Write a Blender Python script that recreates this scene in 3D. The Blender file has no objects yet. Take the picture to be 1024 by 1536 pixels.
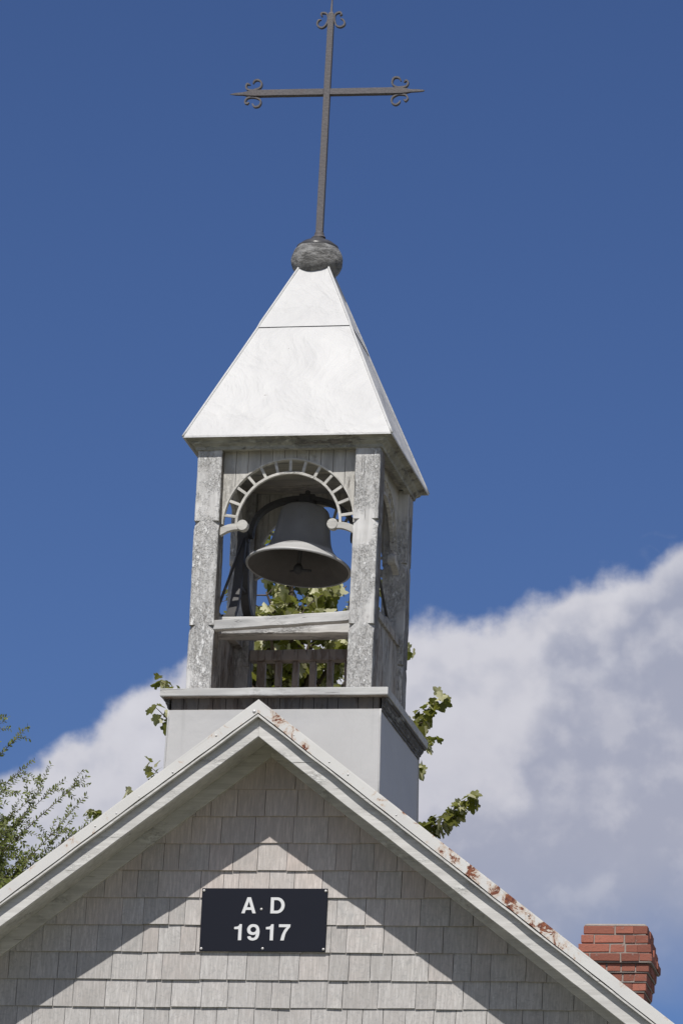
import bpy, bmesh, math, random
from mathutils import Vector, Matrix, noise as mnoise

# ------------------------------------------------------------------ camera, world, sun
scene = bpy.context.scene
COL = scene.collection
Z0 = 5.58                        # height of the date sign's centre above the ground
PI = math.pi

camd = bpy.data.cameras.new('camera')
cam = bpy.data.objects.new('camera', camd)
COL.objects.link(cam)
yaw, pitch, roll = -0.1918, 0.2869, 0.0424
fw = Vector((math.sin(yaw)*math.cos(pitch), math.cos(yaw)*math.cos(pitch), math.sin(pitch)))
r0 = Vector((math.cos(yaw), -math.sin(yaw), 0))
u0 = r0.cross(fw)
rr = r0*math.cos(roll) + u0*math.sin(roll)
uu = u0*math.cos(roll) - r0*math.sin(roll)
cam.matrix_world = Matrix(((rr.x, uu.x, -fw.x, 4.1725), (rr.y, uu.y, -fw.y, -20.0),
                           (rr.z, uu.z, -fw.z, -3.9837+Z0), (0, 0, 0, 1)))
camd.sensor_fit = 'VERTICAL'
camd.sensor_height = 24.0
camd.lens = 6528.55/1536*24.0
camd.clip_start = 0.5
camd.clip_end = 5000
scene.camera = cam

scene.view_settings.view_transform = 'Standard'
scene.view_settings.look = 'None'
scene.view_settings.exposure = 0.0
scene.view_settings.gamma = 1.0

SUN_DIR = Vector((0.02, 0.6136, -0.7896)).normalized()      # the way the light travels
SUN_EL = math.asin(-SUN_DIR.z)
sd = bpy.data.lights.new('sun', 'SUN')
sd.energy = 3.9
sd.angle = math.radians(0.53)
sd.color = (1.0, 0.965, 0.915)
sun = bpy.data.objects.new('sun', sd)
COL.objects.link(sun)
sun.rotation_euler = SUN_DIR.to_track_quat('-Z', 'Y').to_euler()
sun.location = (-2, -30, 60)


class NT:
    """small helper for node trees"""
    def __init__(self, nt):
        self.nt = nt
        self.n = nt.nodes
        self.l = nt.links

    def node(self, typ, **kw):
        n = self.n.new(typ)
        for k, v in kw.items():
            setattr(n, k, v)
        return n

    def link(self, a, b):
        self.l.new(a, b)

    def put(self, sock, v):
        if isinstance(v, bpy.types.NodeSocket):
            self.l.new(v, sock)
        else:
            if hasattr(sock, 'default_value'):
                dv = sock.default_value
                if hasattr(dv, '__len__') and not isinstance(v, (int, float)):
                    if len(dv) == 4 and len(v) == 3:
                        v = (*v, 1)
                sock.default_value = v

    def math(self, op, a, b=None, c=None, clamp=False):
        n = self.node('ShaderNodeMath', operation=op)
        n.use_clamp = clamp
        self.put(n.inputs[0], a)
        if b is not None:
            self.put(n.inputs[1], b)
        if c is not None:
            self.put(n.inputs[2], c)
        return n.outputs[0]

    def mix(self, f, a, b, blend='MIX'):
        n = self.node('ShaderNodeMix', data_type='RGBA', blend_type=blend)
        self.put(n.inputs[0], f)
        self.put(n.inputs[6], a)
        self.put(n.inputs[7], b)
        return n.outputs[2]

    def smooth(self, x, a, b, lo=0.0, hi=1.0):
        n = self.node('ShaderNodeMapRange', interpolation_type='SMOOTHSTEP')
        self.put(n.inputs[0], x)
        n.inputs[1].default_value = a
        n.inputs[2].default_value = b
        n.inputs[3].default_value = lo
        n.inputs[4].default_value = hi
        return n.outputs[0]

    def noise(self, vec, scale, detail=4, rough=0.55, dist=0.0):
        n = self.node('ShaderNodeTexNoise')
        if vec is not None:
            self.l.new(vec, n.inputs['Vector'])
        n.inputs['Scale'].default_value = scale
        n.inputs['Detail'].default_value = detail
        n.inputs['Roughness'].default_value = rough
        n.inputs['Distortion'].default_value = dist
        return n.outputs['Fac']

    def ramp(self, x, stops):
        n = self.node('ShaderNodeValToRGB')
        self.l.new(x, n.inputs[0])
        e = n.color_ramp.elements
        while len(e) < len(stops):
            e.new(0.5)
        for el, (p, c) in zip(e, stops):
            el.position = p
            el.color = (*c, 1) if len(c) == 3 else c
        return n.outputs[0]


world = bpy.data.worlds.new('World')
scene.world = world
world.use_nodes = True
W = NT(world.node_tree)
W.n.clear()
wout = W.node('ShaderNodeOutputWorld')
bg = W.node('ShaderNodeBackground')
W.link(bg.outputs[0], wout.inputs[0])
sky = W.node('ShaderNodeTexSky', sky_type='NISHITA')
sky.sun_disc = False
sky.sun_elevation = SUN_EL
sky.sun_rotation = PI                       # the sun stands behind the camera (-Y)
sky.altitude = 300
sky.air_density = 1.0
sky.dust_density = 0.4
sky.ozone_density = 2.5
SKY_K = 0.085
# the blue is deepened a little, as the photograph's polarised sky is
skyc = W.mix(1.0, sky.outputs[0], (0.465, 0.566, 0.83, 1), 'MULTIPLY')
tc = W.node('ShaderNodeTexCoord')
sep = W.node('ShaderNodeSeparateXYZ')
W.link(tc.outputs['Generated'], sep.inputs[0])
az = W.math('MULTIPLY', W.math('ARCTAN2', sep.outputs[0], sep.outputs[1]), 180/PI)
el = W.math('MULTIPLY', W.math('ARCSINE', sep.outputs[2]), 180/PI)
comb = W.node('ShaderNodeCombineXYZ')
W.link(az, comb.inputs[0])
W.link(el, comb.inputs[1])
cvec = comb.outputs[0]
# height of the cloud's top edge (degrees) along the azimuth
fc = W.node('ShaderNodeFloatCurve')
AZ0, AZ1, EL0, EL1 = -40.0, 30.0, 4.0, 20.0
pts = [(-40, 6), (-30, 9), (-22, 10.2), (-17.5, 11.4), (-15.9, 12.35), (-15.43, 12.72), (-14.91, 13.16), (-14.31, 13.56), (-13.87, 13.87), (-13.36, 14.22),
       (-12.84, 14.6), (-11.94, 14.95), (-11.04, 15.0), (-9.96, 15.2), (-9.45, 15.12), (-8.9, 15.22),
       (-8.5, 15.36), (-7.79, 15.72), (-7.15, 15.86), (-6.62, 16.08), (-6.3, 16.3), (-5.5, 16.5), (-3, 16.2), (1, 13), (6, 10), (12, 12.5), (18, 9), (30, 6)]
mp = fc.mapping
cu = mp.curves[0]
nrm = [((a-AZ0)/(AZ1-AZ0), (e-EL0)/(EL1-EL0)) for a, e in pts]
cu.points[0].location = nrm[0]
cu.points[1].location = nrm[-1]
for p in nrm[1:-1]:
    cu.points.new(*p)
mp.use_clip = False
mp.update()
warp = W.noise(cvec, 1.1, 3, 0.5)
azw = W.math('ADD', az, W.math('MULTIPLY', W.math('SUBTRACT', warp, 0.5), 0.35))
W.link(W.math('DIVIDE', W.math('SUBTRACT', azw, AZ0), AZ1-AZ0), fc.inputs['Value'])
fc.inputs['Factor'].default_value = 1
top = W.math('ADD', W.math('MULTIPLY', fc.outputs[0], EL1-EL0), EL0)
n1 = W.noise(cvec, 1.7, 9, 0.52, 0.0)
n2 = W.noise(cvec, 0.62, 6, 0.5, 0.2)
depth = W.math('SUBTRACT', top, el)                                     # degrees below the edge
d1 = W.math('ADD', depth, W.math('MULTIPLY', W.math('SUBTRACT', n1, 0.5), 0.85))
mask = W.smooth(d1, -0.05, 0.36)
# base of the cloud: it thins out to blue low on the right
low = W.math('ADD', el, W.math('MULTIPLY', W.math('SUBTRACT', n2, 0.5), 1.6))
slant = W.math('SUBTRACT', low, W.math('MULTIPLY', W.math('ADD', az, 6.2), 0.35))
base = W.smooth(slant, 9.9, 12.0)
mask = W.math('MULTIPLY', mask, base)
# left end of the cloud thins as well
mask = W.math('MULTIPLY', mask, W.smooth(W.math('ADD', az, W.math('MULTIPLY', W.math('SUBTRACT', n2, .5), 1.5)), -16.3, -15.0))
# wisp over the right shoulder
wn = W.noise(cvec, 2.4, 8, 0.62, 0.9)
wx = W.math('DIVIDE', W.math('ADD', az, 6.62), 0.40)
wy = W.math('DIVIDE', W.math('SUBTRACT', el, 16.02), 0.32)
wr = W.math('SUBTRACT', 1.0, W.math('ADD', W.math('MULTIPLY', wx, wx), W.math('MULTIPLY', wy, wy)), clamp=True)
wisp = W.math('MULTIPLY', W.math('MULTIPLY', wr, W.smooth(wn, 0.45, 0.85)), 0.22)
mask = W.math('MAXIMUM', mask, wisp)
# bright sunlit shoulders, blue-grey hollows to the lower right
n3 = W.noise(cvec, 0.85, 7, 0.5, 0.0)
hollow = W.smooth(W.math('ADD', W.math('ADD', W.math('MULTIPLY', W.math('ADD', az, 8.0), 0.36), W.math('MULTIPLY', W.math('SUBTRACT', depth, 0.8), 0.33)),
                         W.math('MULTIPLY', W.math('SUBTRACT', n3, 0.5), 2.0)), 0.0, 0.5)
fine = W.smooth(W.math('ADD', n1, W.math('MULTIPLY', n2, 0.5)), 0.70, 0.98)
edge = W.smooth(d1, 0.8, 0.25)
shade = W.math('MULTIPLY', hollow, W.math('SUBTRACT', 1.0, W.math('MULTIPLY', fine, 0.5)))
shade = W.math('MULTIPLY', shade, W.math('SUBTRACT', 1.0, W.math('MULTIPLY', edge, 0.7)), clamp=True)
ccol = W.mix(shade, (0.61, 0.61, 0.67, 1), (0.345, 0.37, 0.475, 1))
ccol = W.mix(W.smooth(d1, 0.2, 2.6, 0.0, 0.22), ccol, (0.48, 0.48, 0.56, 1))
offv = W.node('ShaderNodeVectorMath', operation='ADD')
W.link(cvec, offv.inputs[0])
offv.inputs[1].default_value = (-0.10, 0.20, 0)
n1b = W.noise(offv.outputs[0], 1.25, 5, 0.45, 0.0)
n1a = W.noise(cvec, 1.25, 5, 0.45, 0.0)
rel = W.math('MULTIPLY', W.math('SUBTRACT', n1a, n1b), 1.7)
rel = W.math('MULTIPLY', rel, W.smooth(d1, 2.6, 0.6, 0.25, 1.0))
ccol = W.mix(W.math('MAXIMUM', rel, 0.0, clamp=True), ccol, (0.72, 0.72, 0.77, 1))
ccol = W.mix(W.math('MAXIMUM', W.math('MULTIPLY', rel, -1.0), 0.0, clamp=True), ccol, (0.30, 0.335, 0.45, 1))
ccol = W.mix(W.smooth(el, 12.6, 10.6, 0.0, 0.6), ccol, (0.26, 0.315, 0.46, 1))
# unseen clouds added outside the view to give white fill light
dotn = W.node('ShaderNodeVectorMath', operation='DOT_PRODUCT')
W.link(tc.outputs['Generated'], dotn.inputs[0])
dotn.inputs[1].default_value = tuple(fw)
n5 = W.noise(tc.outputs['Generated'], 2.3, 7, 0.55, 0.3)
fill_cloud = W.math('MULTIPLY', W.smooth(n5, 0.46, 0.58), W.smooth(dotn.outputs['Value'], 0.93, 0.85))
fill_cloud = W.math('MULTIPLY', fill_cloud, W.smooth(el, 2.0, 10.0))
skys = W.mix(1.0, skyc, (SKY_K, SKY_K, SKY_K, 1), 'MULTIPLY')
skys = W.mix(fill_cloud, skys, (0.46, 0.46, 0.475, 1))
fin = W.mix(mask, skys, ccol)
W.link(fin, bg.inputs['Color'])
bg.inputs['Strength'].default_value = 1.0


# ------------------------------------------------------------------ object helpers
def base_of(o):
    """where a thing's origin lies in build coordinates"""
    return Vector(o.get('_b', (0, 0, 0)))


BASES = {}


def thing(name, label, cat, loc=(0, 0, 0), group=None):
    o = bpy.data.objects.new(name, None)
    COL.objects.link(o)
    o.empty_display_size = 0.1
    o.location = Vector(loc) + Vector((0, 0, Z0))
    BASES[o] = Vector(loc)
    o['label'] = label
    o['category'] = cat
    if group:
        o['group'] = group
    return o


def finish(name, me, mats, parent=None, smooth=False, bevel=0.0, label=None, seg=1):
    b = BASES[parent] if parent else Vector((0, 0, -Z0))
    me.transform(Matrix.Translation(-b))
    if not isinstance(mats, (list, tuple)):
        mats = [mats]
    for m in mats:
        me.materials.append(m)
    o = bpy.data.objects.new(name, me)
    COL.objects.link(o)
    if parent:
        o.parent = parent
        BASES[o] = b
    else:
        BASES[o] = b
    if smooth:
        me.polygons.foreach_set('use_smooth', [True]*len(me.polygons))
    if bevel:
        md = o.modifiers.new('bevel', 'BEVEL')
        md.width = bevel
        md.segments = seg
        md.limit_method = 'ANGLE'
        md.angle_limit = math.radians(40)
    if label:
        o['label'] = label
    return o


def obj(name, bm, mats, parent=None, **kw):
    bmesh.ops.recalc_face_normals(bm, faces=bm.faces)
    me = bpy.data.meshes.new(name)
    bm.to_mesh(me)
    bm.free()
    return finish(name, me, mats, parent, **kw)


def hexa(bm, p, mi=0):
    v = [bm.verts.new(q) for q in p]
    fs = []
    for f in ((0, 3, 2, 1), (4, 5, 6, 7), (0, 1, 5, 4), (1, 2, 6, 5), (2, 3, 7, 6), (3, 0, 4, 7)):
        fc_ = bm.faces.new([v[i] for i in f])
        fc_.material_index = mi
        fs.append(fc_)
    return v, fs


def box(bm, x0, x1, y0, y1, z0, z1, mi=0):
    return hexa(bm, ((x0, y0, z0), (x1, y0, z0), (x1, y1, z0), (x0, y1, z0),
                     (x0, y0, z1), (x1, y0, z1), (x1, y1, z1), (x0, y1, z1)), mi)


def prism(bm, poly, off, mi=0):
    """poly: list of 3-D points (planar), extruded by the vector off"""
    off = Vector(off)
    a = [bm.verts.new(p) for p in poly]
    b = [bm.verts.new(Vector(p)+off) for p in poly]
    n = len(poly)
    fs = [bm.faces.new(a[::-1]), bm.faces.new(b)]
    for i in range(n):
        fs.append(bm.faces.new((a[i], a[(i+1) % n], b[(i+1) % n], b[i])))
    for f in fs:
        f.material_index = mi
    return fs


def loft(bm, rings, cap=True, mi=0):
    vr = [[bm.verts.new(p) for p in r] for r in rings]
    n = len(vr[0])
    for a, b in zip(vr, vr[1:]):
        for i in range(n):
            f = bm.faces.new((a[i], a[(i+1) % n], b[(i+1) % n], b[i]))
            f.material_index = mi
    if cap:
        for r in (vr[0][::-1], vr[-1]):
            f = bm.faces.new(r)
            f.material_index = mi
    return vr


def tube(bm, path, rad, n=8, cap=True, flat=None, mi=0):
    """swept round (or flat = (half width across, half width along the axis y)) section"""
    path = [Vector(p) for p in path]
    rings = []
    up = None
    for i, p in enumerate(path):
        t = (path[min(i+1, len(path)-1)] - path[max(i-1, 0)]).normalized()
        if up is None:
            up = Vector((0, 0, 1)) if abs(t.z) < 0.9 else Vector((0, 1, 0))
        s = t.cross(up)
        if s.length < 1e-5:
            s = t.cross(Vector((1, 0, 0)))
        s.normalize()
        up = s.cross(t).normalized()
        r = rad[i] if isinstance(rad, (list, tuple)) else rad
        rings.append([p + s*(r*math.cos(2*PI*k/n)) + up*(r*math.sin(2*PI*k/n)) for k in range(n)])
    loft(bm, rings, cap, mi)


def ribbon(bm, path, width, thick, axis=Vector((0, 1, 0)), taper=None):
    """flat bar: its width runs along axis, its thickness in the plane of the path"""
    path = [Vector(p) for p in path]
    rings = []
    for i, p in enumerate(path):
        t = (path[min(i+1, len(path)-1)] - path[max(i-1, 0)]).normalized()
        s = t.cross(axis).normalized()
        k = taper[i] if taper else 1.0
        a = axis*(width/2*k)
        b = s*(thick/2*k)
        rings.append([p-a-b, p+a-b, p+a+b, p-a+b])
    loft(bm, rings)


def lathe(bm, prof, centre, n=40, mi=0, capb=False, capt=False):
    c = Vector(centre)
    rings = [[c + Vector((r*math.cos(2*PI*k/n), r*math.sin(2*PI*k/n), z)) for k in range(n)] for r, z in prof]
    vr = loft(bm, rings, False, mi)
    if capb:
        bm.faces.new(vr[0][::-1]).material_index = mi
    if capt:
        bm.faces.new(vr[-1]).material_index = mi
    return vr


def catmull(pts, k=6):
    P = [Vector(p) for p in pts]
    out = []
    for i in range(len(P)-1):
        a, b, c, d = P[max(i-1, 0)], P[i], P[i+1], P[min(i+2, len(P)-1)]
        for j in range(k):
            t = j/k
            out.append(0.5*((2*b) + (c-a)*t + (2*a-5*b+4*c-d)*t*t + (3*b-a-3*c+d)*t**3))
    out.append(P[-1])
    return out


def jitter(bm, amp, freq=9.0, seed=0.0):
    for v in bm.verts:
        q = v.co*freq + Vector((seed, seed*1.7, -seed))
        v.co += Vector((mnoise.noise(q), mnoise.noise(q+Vector((31, 7, 3))), mnoise.noise(q+Vector((5, 57, 11)))))*amp


# ------------------------------------------------------------------ materials
def mat(name):
    m = bpy.data.materials.new(name)
    m.use_nodes = True
    t = NT(m.node_tree)
    b = t.n['Principled BSDF']
    return m, t, b


def bump(t, b, h, strength=0.5, dist=0.01, prev=None):
    n = t.node('ShaderNodeBump')
    n.inputs['Strength'].default_value = strength
    n.inputs['Distance'].default_value = dist
    t.link(h, n.inputs['Height'])
    if prev is not None:
        t.link(prev, n.inputs['Normal'])
    t.link(n.outputs[0], b.inputs['Normal'])
    return n.outputs[0]


def coords(t, scale=(1, 1, 1), rot=(0, 0, 0), loc=(0, 0, 0)):
    tcn = t.node('ShaderNodeTexCoord')
    mpn = t.node('ShaderNodeMapping')
    t.link(tcn.outputs['Object'], mpn.inputs[0])
    mpn.inputs['Scale'].default_value = scale
    mpn.inputs['Rotation'].default_value = rot
    mpn.inputs['Location'].default_value = loc
    return mpn.outputs[0]


def peeling(name, paint=(0.56, 0.55, 0.52), under=(0.20, 0.185, 0.165), grain=(1, 1, 0.16), bare=0.5, rot=(0, 0, 0), relief=1.0, warm=0.0, old=(0.33, 0.33, 0.325), flaky=0.5):
    """old white paint on weathered boards: a smooth coat with wear, patches of lifting flakes, bared wood, cracks along the grain"""
    m, t, b = mat(name)
    lg = min(grain)                                     # strong stretch along the grain
    ax = grain.index(lg)
    v = [1, 1, 1]
    v[ax] = 0.22
    c = coords(t, grain, rot)
    soft = coords(t, tuple(v), rot)
    v[ax] = 0.5
    iso = coords(t, tuple(v), rot, (5, 2, 9))
    v[ax] = 0.05
    fib = coords(t, tuple(v), rot, (3, 1, 2))
    nb = t.noise(soft, 13, 5, 0.6, 0.3)                 # broad wear
    ng = t.noise(fib, 70, 4, 0.6)                       # fibres
    nr = t.noise(iso, 8, 4, 0.6)                        # where the flakes are
    nf = t.noise(iso, 48, 9, 0.72, 0.3)                 # the flakes
    col = t.mix(t.smooth(nb, 0.36, 0.66), old, paint)
    col = t.mix(t.smooth(ng, 0.35, 0.65, 0.22, 0.0), col, (under[0]*1.1, under[1]*1.1, under[2]*1.1))
    reg = t.smooth(nr, 0.58-0.28*flaky, 0.84-0.28*flaky)
    up = t.math('MULTIPLY', reg, t.smooth(nf, 0.52, 0.57))
    dn = t.math('MULTIPLY', reg, t.smooth(nf, 0.475, 0.425))
    col = t.mix(t.math('MULTIPLY', up, 0.85), col, tuple(min(0.78, p*1.14) for p in paint))
    col = t.mix(t.math('MULTIPLY', dn, 0.62), col, (under[0]*0.6+old[0]*0.35, under[1]*0.6+old[1]*0.35, under[2]*0.6+old[2]*0.35))
    # bared wood in long slivers
    n1 = t.noise(c, 30, 8, 0.68, 0.3)
    s_ = t.math('ADD', t.math('MULTIPLY', n1, 0.62), t.math('MULTIPLY', nr, 0.38))
    thr = 0.67 - 0.20*bare
    chips = t.smooth(s_, thr, thr+0.035)
    wood = t.mix(ng, (under[0]*0.5, under[1]*0.5, under[2]*0.5), (under[0]*1.4, under[1]*1.35, under[2]*1.3))
    col = t.mix(chips, col, wood)
    cr = t.noise(fib, 60, 4, 0.65, 0.2)
    crack = t.smooth(cr, 0.66, 0.71)
    col = t.mix(t.math('MULTIPLY', crack, 0.7), col, (0.08, 0.075, 0.068))
    if warm:
        col = t.mix(t.smooth(t.noise(iso, 5, 4, 0.6), 0.4, 0.7, 0.0, warm), col, (0.33, 0.235, 0.155))
    t.link(col, b.inputs['Base Color'])
    b.inputs['Roughness'].default_value = 0.7
    h = t.math('ADD', t.math('MULTIPLY', up, 1.0), t.math('MULTIPLY', nb, 0.5))
    h = t.math('SUBTRACT', h, t.math('ADD', t.math('MULTIPLY', t.math('MAXIMUM', chips, dn), 0.9), t.math('ADD', t.math('MULTIPLY', crack, 0.9), t.math('MULTIPLY', ng, 0.15))))
    bump(t, b, h, 0.75*relief, 0.0045)
    return m


M = {}
M['post'] = peeling('peeling_post', paint=(0.70, 0.69, 0.67), bare=0.10, relief=1.5, old=(0.58, 0.575, 0.56), grain=(1, 1, 0.2), flaky=0.75)
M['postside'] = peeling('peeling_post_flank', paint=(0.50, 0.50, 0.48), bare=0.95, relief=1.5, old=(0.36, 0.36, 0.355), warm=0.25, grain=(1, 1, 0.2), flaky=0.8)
M['weathered'] = peeling('weathered_boards', paint=(0.50, 0.49, 0.46), bare=0.7, relief=1.2, warm=0.35, old=(0.36, 0.35, 0.33))
M['panel'] = peeling('arch_boards', paint=(0.66, 0.64, 0.59), bare=0.35, relief=0.7, old=(0.46, 0.445, 0.41))
M['rail'] = peeling('rail_wood', paint=(0.66, 0.65, 0.63), bare=0.42, grain=(0.2, 1, 1), relief=1.4, old=(0.40, 0.40, 0.395))
M['cornice'] = peeling('cornice_wood', paint=(0.46, 0.45, 0.375), bare=0.6, grain=(0.16, 0.3, 1), relief=1.3, old=(0.32, 0.31, 0.255), flaky=0.75)
M['mould'] = peeling('bare_moulding', paint=(0.33, 0.33, 0.32), under=(0.12, 0.115, 0.11), bare=1.1, grain=(0.6, 0.12, 1), relief=1.4, old=(0.20, 0.20, 0.195), flaky=0.9)
M['balus'] = peeling('bare_wood', paint=(0.50, 0.45, 0.40), bare=0.8, under=(0.36, 0.30, 0.255), relief=1.0, warm=0.3, old=(0.42, 0.37, 0.325))
M['rim'] = peeling('rim_paint', paint=(0.69, 0.67, 0.62), bare=0.35, relief=0.5, grain=(1, 1, 1), old=(0.5, 0.485, 0.45))
M['ceiling'] = peeling('ceiling_boards', paint=(0.60, 0.56, 0.48), bare=0.3, grain=(0.1, 1, 1), relief=0.4, warm=0.2)
SL = 0.765
ANG = math.atan(SL)


def trimpaint(name, sgn):
    return peeling(name, paint=(0.70, 0.685, 0.655), bare=0.12, grain=(0.13, 1, 1), rot=(0, sgn*ANG, 0), relief=0.8, old=(0.60, 0.59, 0.565), flaky=0.35)


M['trim-1'] = trimpaint('trim_paint_west', -1)
M['trim1'] = trimpaint('trim_paint_east', 1)


def m_sheet():
    m, t, b = mat('white_sheet_metal')
    c = coords(t)
    n = t.noise(c, 3.2, 6, 0.6, 0.8)
    n2 = t.noise(c, 14, 5, 0.6)
    col = t.mix(t.smooth(n, 0.35, 0.72), (0.555, 0.553, 0.548), (0.625, 0.622, 0.612))
    streak = t.noise(coords(t, (1, 1, 0.12)), 26, 5, 0.65)
    col = t.mix(t.smooth(streak, 0.58, 0.78, 0, 0.28), col, (0.44, 0.435, 0.41))
    sp = t.noise(c, 46, 2, 0.5)
    col = t.mix(t.smooth(sp, 0.775, 0.80), col, (0.14, 0.11, 0.09))
    t.link(col, b.inputs['Base Color'])
    b.inputs['Roughness'].default_value = 0.55
    vor = t.node('ShaderNodeTexVoronoi', feature='SMOOTH_F1')
    t.link(t.mix(0.25, c, t.node('ShaderNodeTexNoise').outputs['Color']), vor.inputs['Vector'])
    vor.inputs['Scale'].default_value = 6
    h = t.math('ADD', t.math('MULTIPLY', n, 1.0), t.math('ADD', t.math('MULTIPLY', n2, 0.12), t.math('MULTIPLY', vor.outputs['Distance'], 0.5)))
    bump(t, b, h, 0.55, 0.035)
    return m


def m_skirt():
    m, t, b = mat('painted_skirt_metal')
    c = coords(t)
    n = t.noise(c, 2.4, 5, 0.6, 0.5)
    col = t.mix(n, (0.46, 0.455, 0.45), (0.575, 0.57, 0.56))
    streak = t.noise(coords(t, (1, 1, 0.08)), 30, 4, 0.6)
    col = t.mix(t.smooth(streak, 0.55, 0.8, 0, 0.25), col, (0.34, 0.34, 0.33))
    t.link(col, b.inputs['Base Color'])
    b.inputs['Roughness'].default_value = 0.5
    bump(t, b, t.math('ADD', n, t.math('MULTIPLY', t.noise(c, 9, 3, 0.5), 0.2)), 0.35, 0.02)
    return m


def m_flash():
    """white rake flashing with rust patches"""
    m, t, b = mat('rusty_white_flashing')
    tcn = t.node('ShaderNodeTexCoord')
    sp = t.node('ShaderNodeSeparateXYZ')
    t.link(tcn.outputs['Object'], sp.inputs[0])
    c = coords(t)
    n = t.noise(c, 15, 9, 0.70, 0.5)
    n2 = t.noise(c, 75, 5, 0.65)
    # worst rust on the lower right slope and just right of the apex
    x = sp.outputs[0]
    z1 = t.math('MULTIPLY', t.smooth(x, 0.72, 0.98), t.smooth(x, 1.62, 1.38))
    z2 = t.math('MULTIPLY', t.smooth(x, 0.03, 0.08), t.smooth(x, 0.30, 0.23))
    z3 = t.math('MULTIPLY', t.smooth(x, -0.05, -0.13), t.smooth(x, -0.32, -0.22))
    zz = t.math('MAXIMUM', z1, t.math('MAXIMUM', t.math('MULTIPLY', z2, 0.72), t.math('MULTIPLY', z3, 0.35)))
    s = t.math('ADD', t.math('ADD', n, t.math('MULTIPLY', zz, 0.14)), t.math('MULTIPLY', t.math('SUBTRACT', n2, .5), 0.12))
    rust = t.smooth(s, 0.655, 0.685)
    halo = t.smooth(s, 0.57, 0.67, 0, 0.6)
    col = t.mix(t.noise(c, 5, 4, 0.6), (0.60, 0.59, 0.565), (0.74, 0.73, 0.70))
    col = t.mix(halo, col, (0.50, 0.33, 0.20))
    rc = t.mix(t.smooth(n2, 0.3, 0.7), (0.10, 0.032, 0.028), (0.30, 0.105, 0.05))
    col = t.mix(rust, col, rc)
    t.link(col, b.inputs['Base Color'])
    t.put(b.inputs['Roughness'], t.mix(rust, (0.45, 0.45, 0.45), (0.9, 0.9, 0.9)))
    bump(t, b, t.math('SUBTRACT', t.math('MULTIPLY', n2, 0.5), rust), 0.4, 0.002)
    return m


def m_shingle():
    m, t, b = mat('weathered_cedar_shingles')
    at = t.node('ShaderNodeAttribute', attribute_name='tone')
    sp = t.node('ShaderNodeSeparateColor')
    t.link(at.outputs['Color'], sp.inputs[0])
    rnd, weather = sp.outputs[0], sp.outputs[1]
    off = t.node('ShaderNodeCombineXYZ')
    t.link(t.math('MULTIPLY', rnd, 37.0), off.inputs[0])
    t.link(t.math('MULTIPLY', sp.outputs[2], 53.0), off.inputs[2])
    tcn = t.node('ShaderNodeTexCoord')
    add = t.node('ShaderNodeVectorMath', operation='ADD')
    t.link(tcn.outputs['Object'], add.inputs[0])
    t.link(off.outputs[0], add.inputs[1])
    mpn = t.node('ShaderNodeMapping')
    t.link(add.outputs[0], mpn.inputs[0])
    mpn.inputs['Scale'].default_value = (1, 1, 0.06)
    g = t.noise(mpn.outputs[0], 110, 5, 0.65, 0.4)
    g2 = t.noise(add.outputs[0], 9, 5, 0.65, 0.8)
    warm = t.mix(rnd, (0.62, 0.54, 0.495), (0.72, 0.635, 0.585))
    grey = t.mix(rnd, (0.50, 0.48, 0.46), (0.625, 0.605, 0.585))
    col = t.mix(t.math('ADD', weather, t.math('MULTIPLY', t.math('SUBTRACT', g2, 0.5), 0.9), clamp=True), warm, grey)
    col = t.mix(t.smooth(g, 0.38, 0.72, 0.38, 0.0), col, (0.20, 0.185, 0.17))
    g3 = t.noise(add.outputs[0], 26, 7, 0.7, 2.2)
    col = t.mix(t.math('MULTIPLY', t.smooth(g3, 0.50, 0.62, 0.0, 0.32), t.math('ADD', weather, 0.15)), col, (0.27, 0.27, 0.268))
    col = t.mix(t.math('MULTIPLY', t.smooth(g2, 0.60, 0.78, 0, 0.35), weather), col, (0.25, 0.25, 0.25))
    t.link(col, b.inputs['Base Color'])
    b.inputs['Roughness'].default_value = 0.85
    bump(t, b, t.math('ADD', g, t.math('MULTIPLY', g2, 0.5)), 0.35, 0.003)
    return m


def m_plain(name, col, rough=0.6, metallic=0.0, var=0.25, scale=20, bmp=0.2, dist=0.003, spec=None):
    m, t, b = mat(name)
    c = coords(t)
    n = t.noise(c, scale, 6, 0.65)
    t.link(t.mix(n, tuple(v*(1-var) for v in col), tuple(v*(1+var) for v in col)), b.inputs['Base Color'])
    b.inputs['Roughness'].default_value = rough
    b.inputs['Metallic'].default_value = metallic
    if spec is not None:
        b.inputs['Specular IOR Level'].default_value = spec
    if bmp:
        bump(t, b, t.math('ADD', n, t.math('MULTIPLY', t.noise(c, scale*5, 3, 0.6), 0.4)), bmp, dist)
    return m


def m_ball():
    m, t, b = mat('scraped_grey_ball')
    c = coords(t, (1, 1, 1.9))
    n = t.noise(c, 19, 10, 0.76, 0.4)
    n2 = t.noise(coords(t), 6, 4, 0.6)
    col = t.mix(t.smooth(n, 0.40, 0.60), (0.14, 0.137, 0.132), (0.40, 0.395, 0.385))
    col = t.mix(t.smooth(n2, 0.5, 0.7, 0, 0.4), col, (0.12, 0.11, 0.10))
    t.link(col, b.inputs['Base Color'])
    b.inputs['Roughness'].default_value = 0.6
    bump(t, b, n, 1.0, 0.03)
    return m


def m_iron():
    m, t, b = mat('forged_iron')
    c = coords(t)
    n = t.noise(c, 70, 6, 0.7)
    n2 = t.noise(c, 9, 5, 0.6)
    col = t.mix(n, (0.06, 0.055, 0.058), (0.16, 0.148, 0.152))
    col = t.mix(t.smooth(n2, 0.55, 0.75, 0, 0.45), col, (0.15, 0.11, 0.095))
    t.link(col, b.inputs['Base Color'])
    b.inputs['Roughness'].default_value = 0.62
    bump(t, b, n, 0.6, 0.004)
    return m


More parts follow.
